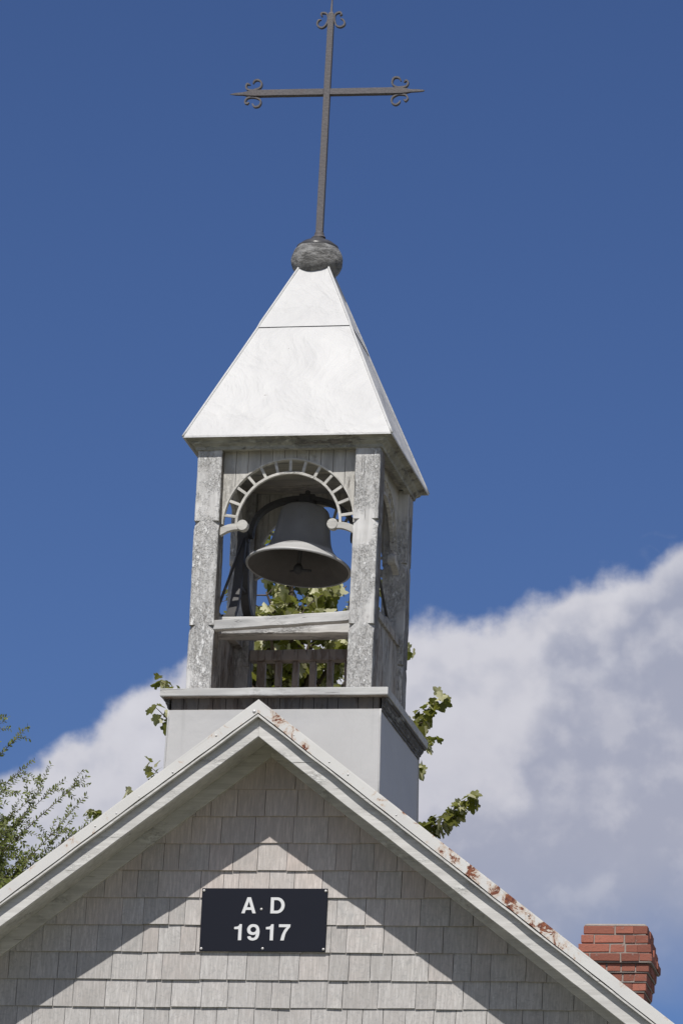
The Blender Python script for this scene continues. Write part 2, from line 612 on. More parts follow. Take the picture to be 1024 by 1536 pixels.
def m_bell():
    m, t, b = mat('grey_painted_bell')
    c = coords(t)
    n = t.noise(c, 14, 6, 0.65)
    n2 = t.noise(coords(t, (1, 1, 0.2)), 30, 4, 0.6)
    col = t.mix(n, (0.21, 0.207, 0.205), (0.28, 0.277, 0.27))
    col = t.mix(t.smooth(n2, 0.58, 0.75, 0, 0.4), col, (0.17, 0.155, 0.135))
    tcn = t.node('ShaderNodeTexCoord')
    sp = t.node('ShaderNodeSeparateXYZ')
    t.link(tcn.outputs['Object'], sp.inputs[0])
    # sunlight on the flare below the waist, painted in as a lighter band
    painted_sun = t.smooth(t.math('ADD', sp.outputs[2], t.math('MULTIPLY', t.math('SUBTRACT', n, 0.5), 0.03)), -0.082, -0.10, 0.0, 0.85)
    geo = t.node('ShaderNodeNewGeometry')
    col = t.mix(painted_sun, col, (0.56, 0.555, 0.545))
    t.link(col, b.inputs['Base Color'])
    b.inputs['Roughness'].default_value = 0.4
    bump(t, b, n, 0.25, 0.004)
    return m


def m_leaf(name, topc, under, trans=0.35, var=0.35):
    m, t, b = mat(name)
    geo = t.node('ShaderNodeNewGeometry')
    rnd = geo.outputs['Random Per Island']
    a = t.mix(rnd, tuple(v*(1-var) for v in topc), tuple(v*(1+var) for v in topc))
    u = t.mix(rnd, tuple(v*0.8 for v in under), tuple(v*1.15 for v in under))
    col = t.mix(geo.outputs['Backfacing'], a, u)
    t.link(col, b.inputs['Base Color'])
    b.inputs['Roughness'].default_value = 0.5
    tr = t.node('ShaderNodeBsdfTranslucent')
    t.link(t.mix(0.5, a, (0.30, 0.36, 0.06)), tr.inputs['Color'])
    ms = t.node('ShaderNodeMixShader')
    ms.inputs[0].default_value = trans
    t.link(b.outputs[0], ms.inputs[1])
    t.link(tr.outputs[0], ms.inputs[2])
    t.link(ms.outputs[0], t.n['Material Output'].inputs[0])
    return m


def m_brick():
    m, t, b = mat('red_brick')
    geo = t.node('ShaderNodeNewGeometry')
    rnd = geo.outputs['Random Per Island']
    c = coords(t)
    n = t.noise(c, 26, 6, 0.7)
    n2 = t.noise(c, 90, 4, 0.7)
    col = t.mix(rnd, (0.21, 0.075, 0.052), (0.42, 0.155, 0.105))
    col = t.mix(t.smooth(n, 0.52, 0.72, 0, 0.6), col, (0.13, 0.065, 0.055))
    col = t.mix(t.smooth(t.math('ADD', n, t.math('MULTIPLY', n2, 0.3)), 0.76, 0.86, 0, 0.7), col, (0.48, 0.36, 0.31))
    t.link(col, b.inputs['Base Color'])
    b.inputs['Roughness'].default_value = 0.9
    bump(t, b, t.math('ADD', n, n2), 0.5, 0.006)
    return m


def m_ground():
    m, t, b = mat('gravel_yard')
    c = coords(t)
    n = t.noise(c, 0.35, 8, 0.65)
    n2 = t.noise(c, 9, 6, 0.7)
    col = t.mix(t.smooth(n, 0.35, 0.65), (0.15, 0.135, 0.105), (0.23, 0.205, 0.165))
    col = t.mix(t.smooth(t.noise(c, 0.06, 4, 0.6), 0.5, 0.62, 0, 0.8), col, (0.12, 0.14, 0.05))
    t.link(col, b.inputs['Base Color'])
    b.inputs['Roughness'].default_value = 0.95
    bump(t, b, n2, 0.8, 0.05)
    return m


M['sheet'] = m_sheet()
M['skirt'] = m_skirt()
M['flash'] = m_flash()
M['shingle'] = m_shingle()
M['backing'] = m_plain('dark_sheathing', (0.035, 0.03, 0.027), 0.9, bmp=0)
M['band'] = peeling('dark_band_shingles', paint=(0.16, 0.145, 0.13), under=(0.09, 0.08, 0.075), old=(0.12, 0.115, 0.11), bare=0.7, relief=0.6, warm=0.2)
M['lip'] = peeling('ledge_lip', paint=(0.62, 0.62, 0.60), bare=0.25, grain=(0.2, 1, 1), relief=0.6, old=(0.50, 0.50, 0.49))
M['ball'] = m_ball()
M['cap'] = m_plain('cap_metal', (0.06, 0.058, 0.06), 0.3, 0.0, 0.35, 24, 0.4)
M['iron'] = m_iron()
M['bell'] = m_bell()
M['bellin'] = m_plain('shaded_bell_inside', (0.16, 0.15, 0.14), 0.7, 0, 0.3, 20, 0.2)  # shade inside the mouth, put into a darker colour than the body
M['darkiron'] = m_plain('black_cast_iron', (0.06, 0.058, 0.058), 0.6, 0, 0.35, 30, 0.4)
M['sign'] = m_plain('black_sign_plate', (0.0085, 0.0088, 0.014), 0.38, 0, 0.12, 8, 0.0, spec=0.35)
M['letter'] = m_plain('white_letters', (0.74, 0.745, 0.75), 0.45, 0, 0.03, 12, 0.0)
M['screw'] = m_plain('zinc_screws', (0.62, 0.61, 0.60), 0.35, 0.3, 0.1, 60, 0.2)
M['brick'] = m_brick()
M['mortar'] = m_plain('pale_mortar', (0.33, 0.285, 0.25), 0.95, 0, 0.45, 60, 0.5)
M['roofing'] = m_plain('grey_roofing', (0.11, 0.105, 0.10), 0.9, 0, 0.3, 12, 0.4)
M['bark'] = m_plain('bark', (0.13, 0.10, 0.075), 0.9, 0, 0.4, 30, 0.8, 0.01)
M['leafA'] = m_leaf('broad_leaf', (0.15, 0.155, 0.022), (0.70, 0.68, 0.41), 0.44)
M['leafB'] = m_leaf('tiny_leaf', (0.20, 0.235, 0.06), (0.30, 0.32, 0.14), 0.47)
M['ground'] = m_ground()

# ------------------------------------------------------------------ ground
bm = bmesh.new()
bmesh.ops.create_grid(bm, x_segments=60, y_segments=60, size=1500)
for v in bm.verts:
    v.co.z = -Z0
    r = v.co.length
    if r > 60:
        v.co.z += (mnoise.noise(v.co*0.004))*0.02*(r-60)*0.2
g = obj('ground', bm, M['ground'])
g['kind'] = 'structure'

# ------------------------------------------------------------------ church
OG = 0.3734          # how far the roof runs out past the gable
ZG = 0.983          # ridge at the front edge
HW = 3.25            # half width of the walls
LEN = 13.0
rnd = random.Random(7)
church = thing('church', 'grey shingled wooden church with white trimmed gable and rusty roof edge', 'church', (0, LEN/2, -Z0))


def zr(x, d=0.0):
    """roof top at x, d below it"""
    return ZG - SL*abs(x) - d


# gable wall and side walls: dark sheathing, with the shingles as their cover
bm = bmesh.new()
prism(bm, [(-HW, 0, -Z0), (HW, 0, -Z0), (HW, 0, zr(HW, 0.1)), (0, 0, zr(0, 0.1)), (-HW, 0, zr(HW, 0.1))], (0, 0.12, 0))
wall = obj('wall', bm, M['backing'], church)
bm = bmesh.new()
lay = bm.loops.layers.float_color.new('tone')
PITCH = 0.1322
row = 0
z = -0.0225 + PITCH*6
while z > -Z0 - 0.1:
    half = HW
    wmean = 0.15 if z > 0.3 else 0.125
    x = -half + rnd.uniform(-0.1, 0)
    while x < half:
        w = min(0.24, max(0.075, rnd.gauss(wmean, 0.035)))
        x1 = x + w
        if zr(min(abs(x), abs(x1)) if x*x1 > 0 else 0, 0.0) > z - 0.02:
            gap = rnd.uniform(0.0015, 0.0032)
            zb = z + rnd.uniform(-0.002, 0.0016)
            t0 = rnd.uniform(0.0125, 0.0185)
            tl = zb + rnd.uniform(-0.0016, 0.0016)
            zt = z + PITCH + 0.012
            yt_ = 0.0045
            ins = rnd.uniform(-0.0024, 0.0024)
            vs, fs = hexa(bm, ((x+gap/2, -t0, zb), (x1-gap/2, -t0+ins, tl), (x1-gap/2, 0.004, tl), (x+gap/2, 0.004, zb),
                               (x+gap/2, -yt_, zt), (x1-gap/2, -yt_, zt), (x1-gap/2, 0.004, zt), (x+gap/2, 0.004, zt)))
            wz = min(1, max(0, 0.62 - (z-0.0)*1.5 + rnd.uniform(-0.32, 0.32)))
            c = (rnd.random(), wz, rnd.random(), 1)
            for f in fs:
                for lp in f.loops:
                    lp[lay] = c
        x = x1
    z -= PITCH
    row += 1
for s in (-1, 1):
    geom = bm.verts[:] + bm.edges[:] + bm.faces[:]
    nrm_ = Vector((s*SL, 0, 1)).normalized()
    bmesh.ops.bisect_plane(bm, geom=geom, plane_co=(0, 0, ZG-0.12), plane_no=nrm_, clear_outer=True)
for s in (-1, 1):
    geom = bm.verts[:] + bm.edges[:] + bm.faces[:]
    bmesh.ops.bisect_plane(bm, geom=geom, plane_co=(s*HW, 0, 0), plane_no=(s, 0, 0), clear_outer=True)
obj('shingle_cladding', bm, M['shingle'], wall)

bm = bmesh.new()
zt = zr(HW, 0.12)
box(bm, -HW, -HW+0.12, 0.123, LEN, -Z0, zt)
box(bm, HW-0.12, HW, 0.123, LEN, -Z0, zt)
prism(bm, [(-HW, LEN+0.003, -Z0), (HW, LEN+0.003, -Z0), (HW, LEN+0.003, zr(HW, 0.1)), (0, LEN+0.003, zr(0, 0.1)), (-HW, LEN+0.003, zr(HW, 0.1))], (0, 0.12, 0))
obj('rear_wall', bm, M['balus'], church)

# roof: two slopes with overhanging eaves
OX = HW + 0.34
bm = bmesh.new()
for s in (-1, 1):
    prism(bm, [(0, -OG+0.02, ZG-0.004), (s*OX, -OG+0.02, zr(OX, 0.004)), (s*OX, -OG+0.02, zr(OX, 0.055)), (0, -OG+0.02, ZG-0.055)], (0, LEN+2*OG, 0))
roof = obj('roof', bm, M['roofing'], church)


def rake(name, m, yf, yb, top, bot, wob=0.0, seg=60, parent=None, bev=0.0, x0=0.0, s_=(-1, 1), label=None):
    """boards along both slopes: y from yf to yb, from top to bot below the roof plane; wob bends the lower edge"""
    out = []
    for s in s_:
        bm = bmesh.new()
        rings = []
        for i in range(seg+1):
            xx = x0 + (OX-x0)*i/seg
            w1 = mnoise.noise(Vector((xx*7, s*3.1, top*50)))*wob
            w2 = mnoise.noise(Vector((xx*9, s*5.7, bot*70)))*wob
            w3 = mnoise.noise(Vector((xx*6, s*8.2, yf*40)))*wob
            rings.append([(s*xx, yf+w3, zr(xx, top+w1*0.5)), (s*xx, yb, zr(xx, top)), (s*xx, yb, zr(xx, bot+w2)), (s*xx, yf+w3, zr(xx, bot+w2))])
        loft(bm, rings)
        mm = M[m+str(s)] if m == 'trim' else M[m]
        out.append(obj(name, bm, mm, parent or church, bevel=bev))
    return out


# sheet-metal edge with rust, backing strip, barge board, soffit, frieze
rake('rake_flashing', 'flash', -OG, -OG+0.012, -0.004, 0.054, 0.004, 90, roof)
rake('drip_strip', 'trim', -OG+0.004, -OG+0.03, 0.060, 0.071, 0.004, 90, roof)
rake('barge_board', 'trim', -OG+0.036, -OG+0.060, 0.060, 0.164, 0.003, 90, roof, bev=0.002)
rake('soffit', 'trim', -OG+0.063, -0.03, 0.078, 0.106, 0.001, 30, roof)
rake('frieze_board', 'trim', -0.028, -0.001, 0.10, 0.187, 0.0015, 60, church, bev=0.002)
# flashing folded over onto the roof, and its ridge nail
bm = bmesh.new()
for s in (-1, 1):
    prism(bm, [(0, -OG+0.001, ZG+0.010), (s*OX, -OG+0.001, zr(OX, -0.010)), (s*OX, -OG+0.001, zr(OX, -0.001)), (0, -OG+0.001, ZG+0.001)], (0, 0.14, 0))
obj('edge_cap', bm, M['flash'], roof)
bm = bmesh.new()
nl = [(-0.018, 0.036)] + [(rnd.uniform(0.08, 2.2)*rnd.choice((-1, 1)), rnd.uniform(0.015, 0.04)) for _ in range(16)]
for i, (xx, d) in enumerate(nl):
    r = 0.009 if i == 0 else 0.0045
    mt = Matrix.Translation((xx, -OG-0.001, zr(xx, d))) @ Matrix.Diagonal((r, r*0.6, r, 1))
    bmesh.ops.create_icosphere(bm, subdivisions=2, radius=1, matrix=mt)
obj('nail_head', bm, M['screw'], roof, smooth=True)['kind'] = 'stuff'

# chimney: every course laid brick by brick, corbelled out below the top
bm = bmesh.new()
CXC, CYC = 0.492, 9.72
CZT = 1.868
ch = 0.0665
halves = [0.219, 0.233, 0.250, 0.266, 0.243, 0.230, 0.218] + [0.204]*22
for k, hb in enumerate(halves):
    z1 = CZT - k*ch
    z0 = z1 - 0.054
    hm = hb - 0.006
    box(bm, CXC-hm, CXC+hm, CYC-hm, CYC+hm, z0-0.0105, z1+0.0001*k, 1)
    for side in range(4):
        a = -hb
        L = 2*hb
        first = 0.10 if (k + side) % 2 else 0.205
        cuts = [0]
        q = first + rnd.uniform(-0.015, 0.015)
        while q < L-0.09:
            cuts.append(q)
            q += rnd.choice((0.205, 0.205, 0.10)) + rnd.uniform(-0.01, 0.01)
        cuts.append(L-0.0)
        for c0, c1 in zip(cuts, cuts[1:]):
            g0 = 0.0 if c0 == 0 else 0.005
            g1 = 0.09 if c1 == L and False else (0.0 if c1 == L else 0.005)
            p0, p1 = a+c0+g0, a+c1-g1
            # corners belong to one side only, the next side stops short of them
            p1c = min(p1, hb-0.0905)
            if p1c - p0 < 0.02:
                continue
            jj = rnd.uniform(-0.005, 0.004)
            zz0, zz1 = z0+rnd.uniform(-0.0015, 0.0015), z1-0.0005+rnd.uniform(-0.0015, 0.001)
            b0 = len(bm.verts)
            vs, fs = box(bm, p0, p1c, -hb+jj, -hb+0.09, zz0, zz1, 0)
            R = Matrix.Rotation(side*PI/2, 4, 'Z')
            for v in vs:
                v.co += Vector((rnd.uniform(-1, 1), rnd.uniform(-1, 1), rnd.uniform(-1, 1)))*0.0022
                v.co = (R @ v.co) + Vector((CXC, CYC, 0))
hb = halves[0]
loft(bm, [[(CXC+sx*(hb-d), CYC+sy*(hb-d), zq) for sx, sy in ((-1, -1), (1, -1), (1, 1), (-1, 1))] for d, zq in ((0.002, CZT+0.001), (0.006, CZT+0.010), (0.02, CZT+0.019), (0.06, CZT+0.026))], True, 1)
obj('chimney', bm, [M['brick'], M['mortar']], roof, bevel=0.003, label='red brick chimney with corbelled courses below its top')

# ------------------------------------------------------------------ date sign
sign = thing('date_sign', 'black rectangular plate with white letters and screws on the shingled gable', 'sign', (0, -0.02, -0.1525))
bm = bmesh.new()
box(bm, -0.305, 0.305, -0.0225, -0.0185, -0.1525, 0.1525)
plate = obj('plate', bm, M['sign'], sign, bevel=0.0012)
SYF = -0.0228


def arc(cx, cy, rx, ry, a0, a1, n=14):
    return [(cx+rx*math.cos(math.radians(a0+(a1-a0)*i/n)), cy+ry*math.sin(math.radians(a0+(a1-a0)*i/n))) for i in range(n+1)]


def smooth2(pts, k=5):
    return [(v.x, v.y) for v in catmull([(p[0], p[1], 0) for p in pts], k)]


GLYPH = {
    'A': ([[(0, 0), (.205, 0), (.275, .21), (.63, .21), (.70, 0), (.91, 0), (.565, 1), (.345, 1)], [(.335, .375), (.575, .375), (.455, .75)]]),
    'D': ([[(0, 0), (.40, 0)] + arc(.40, .5, .48, .5, -90, 90)[1:-1] + [(.40, 1), (0, 1)],
           [(.205, .17), (.38, .17)] + arc(.38, .5, .29, .33, -90, 90)[1:-1] + [(.38, .83), (.205, .83)]]),
    '1': ([[(.265, 0), (.47, 0), (.47, 1), (.325, 1), (.29, .91), (.20, .85), (.0, .825), (0, .685), (.265, .685)]]),
    '9': ([smooth2([(.03, .23), (.22, .25), (.27, .17), (.38, .145), (.50, .20), (.565, .41)]) +
           smooth2([(.50, .355), (.37, .33), (.2, .36), (.06, .46), (0, .65), (.05, .83), (.18, .96), (.38, 1), (.6, .95), (.73, .79), (.78, .52), (.74, .25), (.64, .08), (.5, .01), (.36, -.015), (.2, .01), (.08, .1), (.03, .23)])[:-1],
           arc(.385, .665, .185, .17, 0, 348, 20)]),
    '7': ([[(0, .825), (0, 1), (.72, 1), (.72, .85)] + smooth2([(.60, .70), (.44, .43), (.345, 0)]) + [(.125, 0)] + smooth2([(.20, .33), (.33, .62), (.49, .825)])]),
}


def glyph(ch_, name, x0, w, z0, h):
    cv = bpy.data.curves.new('c', 'CURVE')
    cv.dimensions = '2D'
    cv.fill_mode = 'BOTH'
    cv.extrude = 0.0012
    gl = GLYPH[ch_]
    gw = max(p[0] for p in gl[0])
    for lp in gl:
        s = cv.splines.new('POLY')
        s.points.add(len(lp)-1)
        for pt, (px, py) in zip(s.points, lp):
            pt.co = (x0 + px/gw*w, z0 + py*h, 0, 1)
        s.use_cyclic_u = True
    o = bpy.data.objects.new('tmp', cv)
    COL.objects.link(o)
    bpy.context.view_layer.update()
    me = bpy.data.meshes.new_from_object(o.evaluated_get(bpy.context.evaluated_depsgraph_get()))
    bpy.data.objects.remove(o)
    me.transform(Matrix.Translation((0, SYF-0.0012, 0)) @ Matrix.Rotation(PI/2, 4, 'X'))
    me.name = name
    finish(name, me, M['letter'], sign)


U = 0.000758
for ch_, nm, a, b_, z0_, z1_ in (('A', 'letter', -143, -51, .031, .1085), ('D', 'letter', 42, 132, .031, .1085),
                                 ('1', 'numeral', -184, -136, -.099, -.0215), ('9', 'numeral', -101, -21, -.099, -.0215),
                                 ('1', 'numeral', 19, 67, -.099, -.0215), ('7', 'numeral', 101, 174, -.099, -.0215)):
    glyph(ch_, nm, a*U, (b_-a)*U, z0_, z1_-z0_)
for sx, sz in ((-.2955, .1405), (.2955, .1405), (-.2955, -.1405), (.2955, -.1405), (0.002, -.1385), (-.0125, .051)):
    bm = bmesh.new()
    lathe(bm, [(0.0068, 0), (0.0066, 0.002), (0.005, 0.0042), (0.002, 0.0052)], (0, 0, 0), 14, capb=True, capt=True)
    bm.transform(Matrix.Translation((sx, SYF, sz)) @ Matrix.Rotation(PI/2, 4, 'X'))
    obj('screw', bm, M['screw'], sign, smooth=True)

# ------------------------------------------------------------------ belfry
BY = 0.549
belfry = thing('belfry', 'open white wooden belfry with peeling posts and a pyramid metal roof on the church ridge', 'belfry', (0, BY, 0.45))
belfry.rotation_euler = (0, 0, -0.0118)
H1, PW = 0.460, 0.1237
ZL, ZE = 1.1412, 2.4408


def side_rot(k):
    return Matrix.Translation((0, BY, 0)) @ Matrix.Rotation(k*PI/2, 4, 'Z')


def ringsq(bm, prof, mi=0, closed=True, subdiv=1):
    """square ring round the belfry axis from a profile of (half width, z)"""
    cor = ((-1, -1), (1, -1), (1, 1), (-1, 1))
    n = len(prof)
    vv = [[bm.verts.new((sx*h, BY+sy*h, zz)) for h, zz in prof] for sx, sy in cor]
    for c in range(4):
        a, b_ = vv[c], vv[(c+1) % 4]
        for i in range(n if closed else n-1):
            j = (i+1) % n
            f = bm.faces.new((a[i], b_[i], b_[j], a[j]))
            f.material_index = mi


# posts: square, edges softly chamfered, with lamb's-tongue notches
def chamf(z):
    c = 0.004
    for zn in (2.02, 1.488):
        d = zn - z
        if 0.0 <= d <= 0.058:
            c = max(c, 0.033*(1-d/0.058)**1.2)
    return c


zs = sorted(set([1.10 + i*(2.40-1.10)/70 for i in range(71)] + [zn-d for zn in (2.02, 1.488) for d in (-0.0005, 0.0, 0.005, 0.011, 0.018, 0.026, 0.034, 0.045, 0.058)]))
for k in range(4):
    bm = bmesh.new()
    rings = []
    x0, x1 = -H1, -H1+PW
    for zz in zs:
        # lamb's-tongue stops cut into the corners
        c = chamf(zz)
        e = [mnoise.noise(Vector((zz*5, k*7.7+j*3.3, 1.5)))*0.0022 + mnoise.noise(Vector((zz*28, k*7.7+j*3.3, 9.5)))*0.0012 for j in range(4)]
        a0, a1, b0, b1 = x0+e[0], x1+e[1], x0+e[2], x1+e[3]
        rings.append([(a0+c, b0, zz), (a1-c, b0, zz), (a1, b0+c, zz), (a1, b1-c, zz), (a1-c, b1, zz), (a0+c, b1, zz), (a0, b1-c, zz), (a0, b0+c, zz)])
    loft(bm, rings)
    bm.transform(side_rot(k))
    bm.normal_update()
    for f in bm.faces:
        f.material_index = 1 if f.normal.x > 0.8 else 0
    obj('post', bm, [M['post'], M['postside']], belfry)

# arch on every side: boarding cut by a half circle, outer rim, inner ring, thirteen spokes, two brackets
ZC, RO, RI = 2.017, 0.333, 0.262
SP = H1-PW
for k in range(4):
    R = side_rot(k)
    ny = -H1+0.054
    bm = bmesh.new()
    nb = 11
    for b_ in range(nb):
        s0 = -SP + 2*SP*b_/nb + 0.0012
        s1 = -SP + 2*SP*(b_+1)/nb - 0.0012
        cols = [s0 + (s1-s0)*i/6 for i in range(7)]
        yj = rnd.uniform(-0.0012, 0.0012)
        low_ = [(s, ny+yj, ZC + math.sqrt(max(RO*RO - s*s, 0.0))) for s in cols]
        prism(bm, low_ + [(s1, ny+yj, 2.415), (s0, ny+yj, 2.415)], (0, 0.022, 0))
    bm.transform(R)
    arch = obj('arch_panel', bm, M['panel'], belfry)

    def ringarc(r0_, r1_, y0_, y1_, a0=0.0, a1=180.0):
        bm = bmesh.new()
        rings = []
        for i in range(57):
            a = math.radians(a0+(a1-a0)*i/56)
            ca, sa = math.cos(a), math.sin(a)
            w = mnoise.noise(Vector((ca*4, sa*4, k*3.0+r0_*20)))*0.0015
            rings.append([((r0_+w)*ca, y0_, ZC+(r0_+w)*sa), ((r1_+w)*ca, y0_, ZC+(r1_+w)*sa), ((r1_+w)*ca, y1_, ZC+(r1_+w)*sa), ((r0_+w)*ca, y1_, ZC+(r0_+w)*sa)])
        loft(bm, rings)
        bm.transform(R)
        return bm

    obj('arch_rim', ringarc(RO-0.007, RO+0.0005, ny-0.004, ny+0.026), M['rim'], arch)
    obj('inner_arch', ringarc(RI-0.007, RI+0.005, ny-0.001, ny+0.018), M['rim'], arch)
    for j in range(13):
        a = math.radians(8.2 + 13.63*j)
        ca, sa = math.cos(a), math.sin(a)
        bm = bmesh.new()
        rx, rz = -sa, ca
        hw_ = 0.0068
        p = []
        for r_ in (RI+0.0045, RO-0.0065):
            p.append([(r_*ca + sg*rx*hw_, yy, ZC + r_*sa + sg*rz*hw_) for sg, yy in ((-1, ny+0.002), (1, ny+0.002), (1, ny+0.013), (-1, ny+0.013))])
        loft(bm, p)
        bm.transform(R)
        obj('spoke', bm, M['rim'], arch)
    for s in (-1, 1):
        bm = bmesh.new()
        # a short arm curving out of the post, ending in a round boss
        rings = []
        for i in range(9):
            u = i/8
            s_ = s*(SP - (SP-0.232)*u)
            zc = ZC - 0.022 + 0.008*math.sin(u*PI*0.9) - 0.018*(1-u)**2
            hh = 0.022 - 0.008*u
            rings.append([(s_, ny-0.016, zc-hh), (s_, ny+0.016, zc-hh), (s_, ny+0.016, zc+hh*0.8), (s_, ny-0.016, zc+hh*0.8)])
        loft(bm, rings)
        # boss: short cylinder with its axis across the wall
        nn = 22
        cz = ZC-0.012
        rr_ = [[(s*0.226 + r_*math.cos(2*PI*i/nn), yy, cz + r_*math.sin(2*PI*i/nn)) for i in range(nn)] for r_, yy in ((0.0255, ny-0.020), (0.0275, ny-0.017), (0.0275, ny+0.018), (0.025, ny+0.021))]
        loft(bm, rr_)
        bm.transform(R)
        obj('bracket', bm, M['rim'], arch)

# cornice, ceiling
bm = bmesh.new()
ringsq(bm, [(0.440, 2.382), (0.4675, 2.382), (0.4705, 2.398), (0.489, 2.412), (0.494, 2.424), (0.514, 2.431), (0.518, 2.4385), (0.440, 2.4385)])
bmesh.ops.subdivide_edges(bm, edges=[e for e in bm.edges if e.calc_length() > 0.5], cuts=24)
jitter(bm, 0.0018, 14, 3)
obj('cornice', bm, M['cornice'], belfry)
bm = bmesh.new()
for i in range(9):
    a = -0.437 + 0.874*i/9
    box(bm, -0.437, 0.437, BY+a+0.0015, BY+a+0.874/9-0.0015, 2.405+rnd.uniform(0, 0.002), 2.428)
obj('ceiling', bm, M['ceiling'], belfry)

# pyramid roof of sheet metal in two lifts, ridge rolls on the hips
ZT = 3.642
HE = 0.5247


def hz(z):
    return HE*(ZT-z)/(ZT-ZE)


bm = bmesh.new()


def pyr(bm, za, zb, ha, hb_, n, amp, sd_):
    cor = ((-1, -1), (1, -1), (1, 1), (-1, 1))
    grid = {}
    for c in range(4):
        (ax, ay), (bx, by) = cor[c], cor[(c+1) % 4]
        vs = []
        for i in range(n+1):
            u = i/n
            hh = ha+(hb_-ha)*u
            zz = za+(zb-za)*u
            rowv = []
            for j in range(n+1):
                key = (c, i, j) if 0 < j < n else ((c + (1 if j == n else 0)) % 4, i, 'c')
                if key not in grid:
                    t_ = j/n
                    p = Vector(((ax*(1-t_)+bx*t_)*hh, (ay*(1-t_)+by*t_)*hh, zz))
                    nv = Vector(((ax+bx)/2, (ay+by)/2, 0.44)).normalized()
                    if 0 < j < n:
                        p += nv*mnoise.noise(p*5.5+Vector((sd_, 0, 0)))*amp*math.sin(PI*t_)**0.5*min(1.0, 6*(1-u), 6*u)
                    grid[key] = bm.verts.new(p+Vector((0, BY, 0)))
                rowv.append(grid[key])
            vs.append(rowv)
        for i in range(n):
            for j in range(n):
                bm.faces.new((vs[i][j], vs[i][j+1], vs[i+1][j+1], vs[i+1][j]))


pyr(bm, ZE, 3.103, HE, hz(3.103), 30, 0.008, 2.0)
pyr(bm, 3.098, 3.50, hz(3.098)+0.0032, hz(3.50)+0.0032, 16, 0.003, 9.0)
# turned-down drip edge and underside
ringsq(bm, [(HE, ZE), (HE+0.001, ZE-0.010), (HE-0.003, ZE-0.010), (HE-0.012, ZE-0.003)], closed=False)
broof = obj('roof', bm, M['sheet'], belfry, smooth=True)
for p in broof.data.polygons:
    p.use_smooth = True
md = broof.modifiers.new('split', 'EDGE_SPLIT')
md.split_angle = math.radians(40)
for sx, sy in ((-1, -1), (1, -1), (1, 1), (-1, 1)):
    bm = bmesh.new()
    path = []
    for i in range(30):
        zz = ZE-0.004 + (3.50-ZE)*i/29
        h_ = hz(zz) + (0.003 if zz > 3.1 else 0)
        path.append((sx*(h_-0.001)+mnoise.noise(Vector((zz*6, sx, sy)))*0.0012, BY+sy*(h_-0.001), zz))
    tube(bm, path, 0.0065, 8)
    obj('hip_roll', bm, M['sheet'], broof, smooth=True)
bm = bmesh.new()
h_ = hz(3.098)+0.0036
ringsq(bm, [(h_+0.0003, 3.0985), (h_+0.0012, 3.0970), (h_-0.002, 3.0970)])
obj('seam', bm, M['cap'], broof)

# ledge, dark shingle band, metal skirt
bm = bmesh.new()
box(bm, -0.553, 0.553, BY-0.553, BY+0.553, 1.103, 1.1375)
ledge = obj('ledge', bm, M['balus'], belfry, bevel=0.002)
bm = bmesh.new()
ringsq(bm, [(0.5535, 1.1375), (0.5535, 1.104), (0.5605, 1.104), (0.5621, 1.108), (0.5621, 1.1405), (0.558, 1.1425), (0.49, 1.1465), (0.49, 1.139)])
bmesh.ops.subdivide_edges(bm, edges=[e for e in bm.edges if e.calc_length() > 0.8], cuts=40)
jitter(bm, 0.0016, 11, 5)
obj('ledge_lip', bm, M['lip'], ledge)
bm = bmesh.new()
for side in range(4):
    x = -0.512
    b0 = len(bm.verts)
    vsall = []
    while x < 0.512:
        w = rnd.uniform(0.05, 0.10)
        x1 = min(x+w, 0.512)
        vs, fs = box(bm, x+0.0015, x1-0.0015, -0.5135-rnd.uniform(0, 0.003), -0.50, 1.02, 1.1028)
        vsall += vs
        x = x1
    for v in vsall:
        v.co = side_rot(side) @ v.co
obj('shingle_band', bm, M['band'], ledge)
bm = bmesh.new()
prof_c = [(0.5555, 1.102), (0.5535, 1.093), (0.546, 1.091), (0.543, 1.078), (0.5345, 1.064), (0.534, 1.056), (0.5285, 1.053), (0.5275, 1.038), (0.5245, 1.038), (0.5245, 1.102)]
for s in (-1, 1):
    # crown moulding survives on the two flanks and the back
    a = [(s*h, BY-0.5135, z_) for h, z_ in prof_c]
    b_ = [(s*h, BY+h, z_) for h, z_ in prof_c]
    n_ = 20
    loft(bm, [[Vector(p)*(1-i/n_)+Vector(q)*(i/n_) for p, q in zip(a, b_)] for i in range(n_+1)])
a = [(-h+0.002, BY+h, z_-0.0005) for h, z_ in prof_c]
b_ = [(h-0.002, BY+h, z_-0.0005) for h, z_ in prof_c]
loft(bm, [a, b_])
jitter(bm, 0.0022, 16, 8)
obj('crown_moulding', bm, M['mould'], ledge)
bm = bmesh.new()
prof_s = [(0.5226, 1.043), (0.5229, 1.00), (0.5255, 0.86), (0.529, 0.70), (0.533, 0.45)]
ringsq(bm, prof_s, closed=False)
ringsq(bm, [(0.5226, 1.043), (0.515, 1.043)], closed=False)
bmesh.ops.subdivide_edges(bm, edges=[e for e in bm.edges if e.calc_length() > 0.5], cuts=14)
for v in bm.verts:
    v.co += Vector((mnoise.noise(v.co*6), mnoise.noise(v.co*6+Vector((9, 9, 9))), 0))*0.0018
obj('skirt', bm, M['skirt'], belfry)
for sx in (-1, 1):
    for sy in (-1, 1):
        bm = bmesh.new()
        tube(bm, [(sx*(h+0.0005), BY+sy*(h+0.0005), z_) for h, z_ in prof_s], 0.0045, 8)
        obj('corner_seam', bm, M['skirt'], belfry, smooth=True)

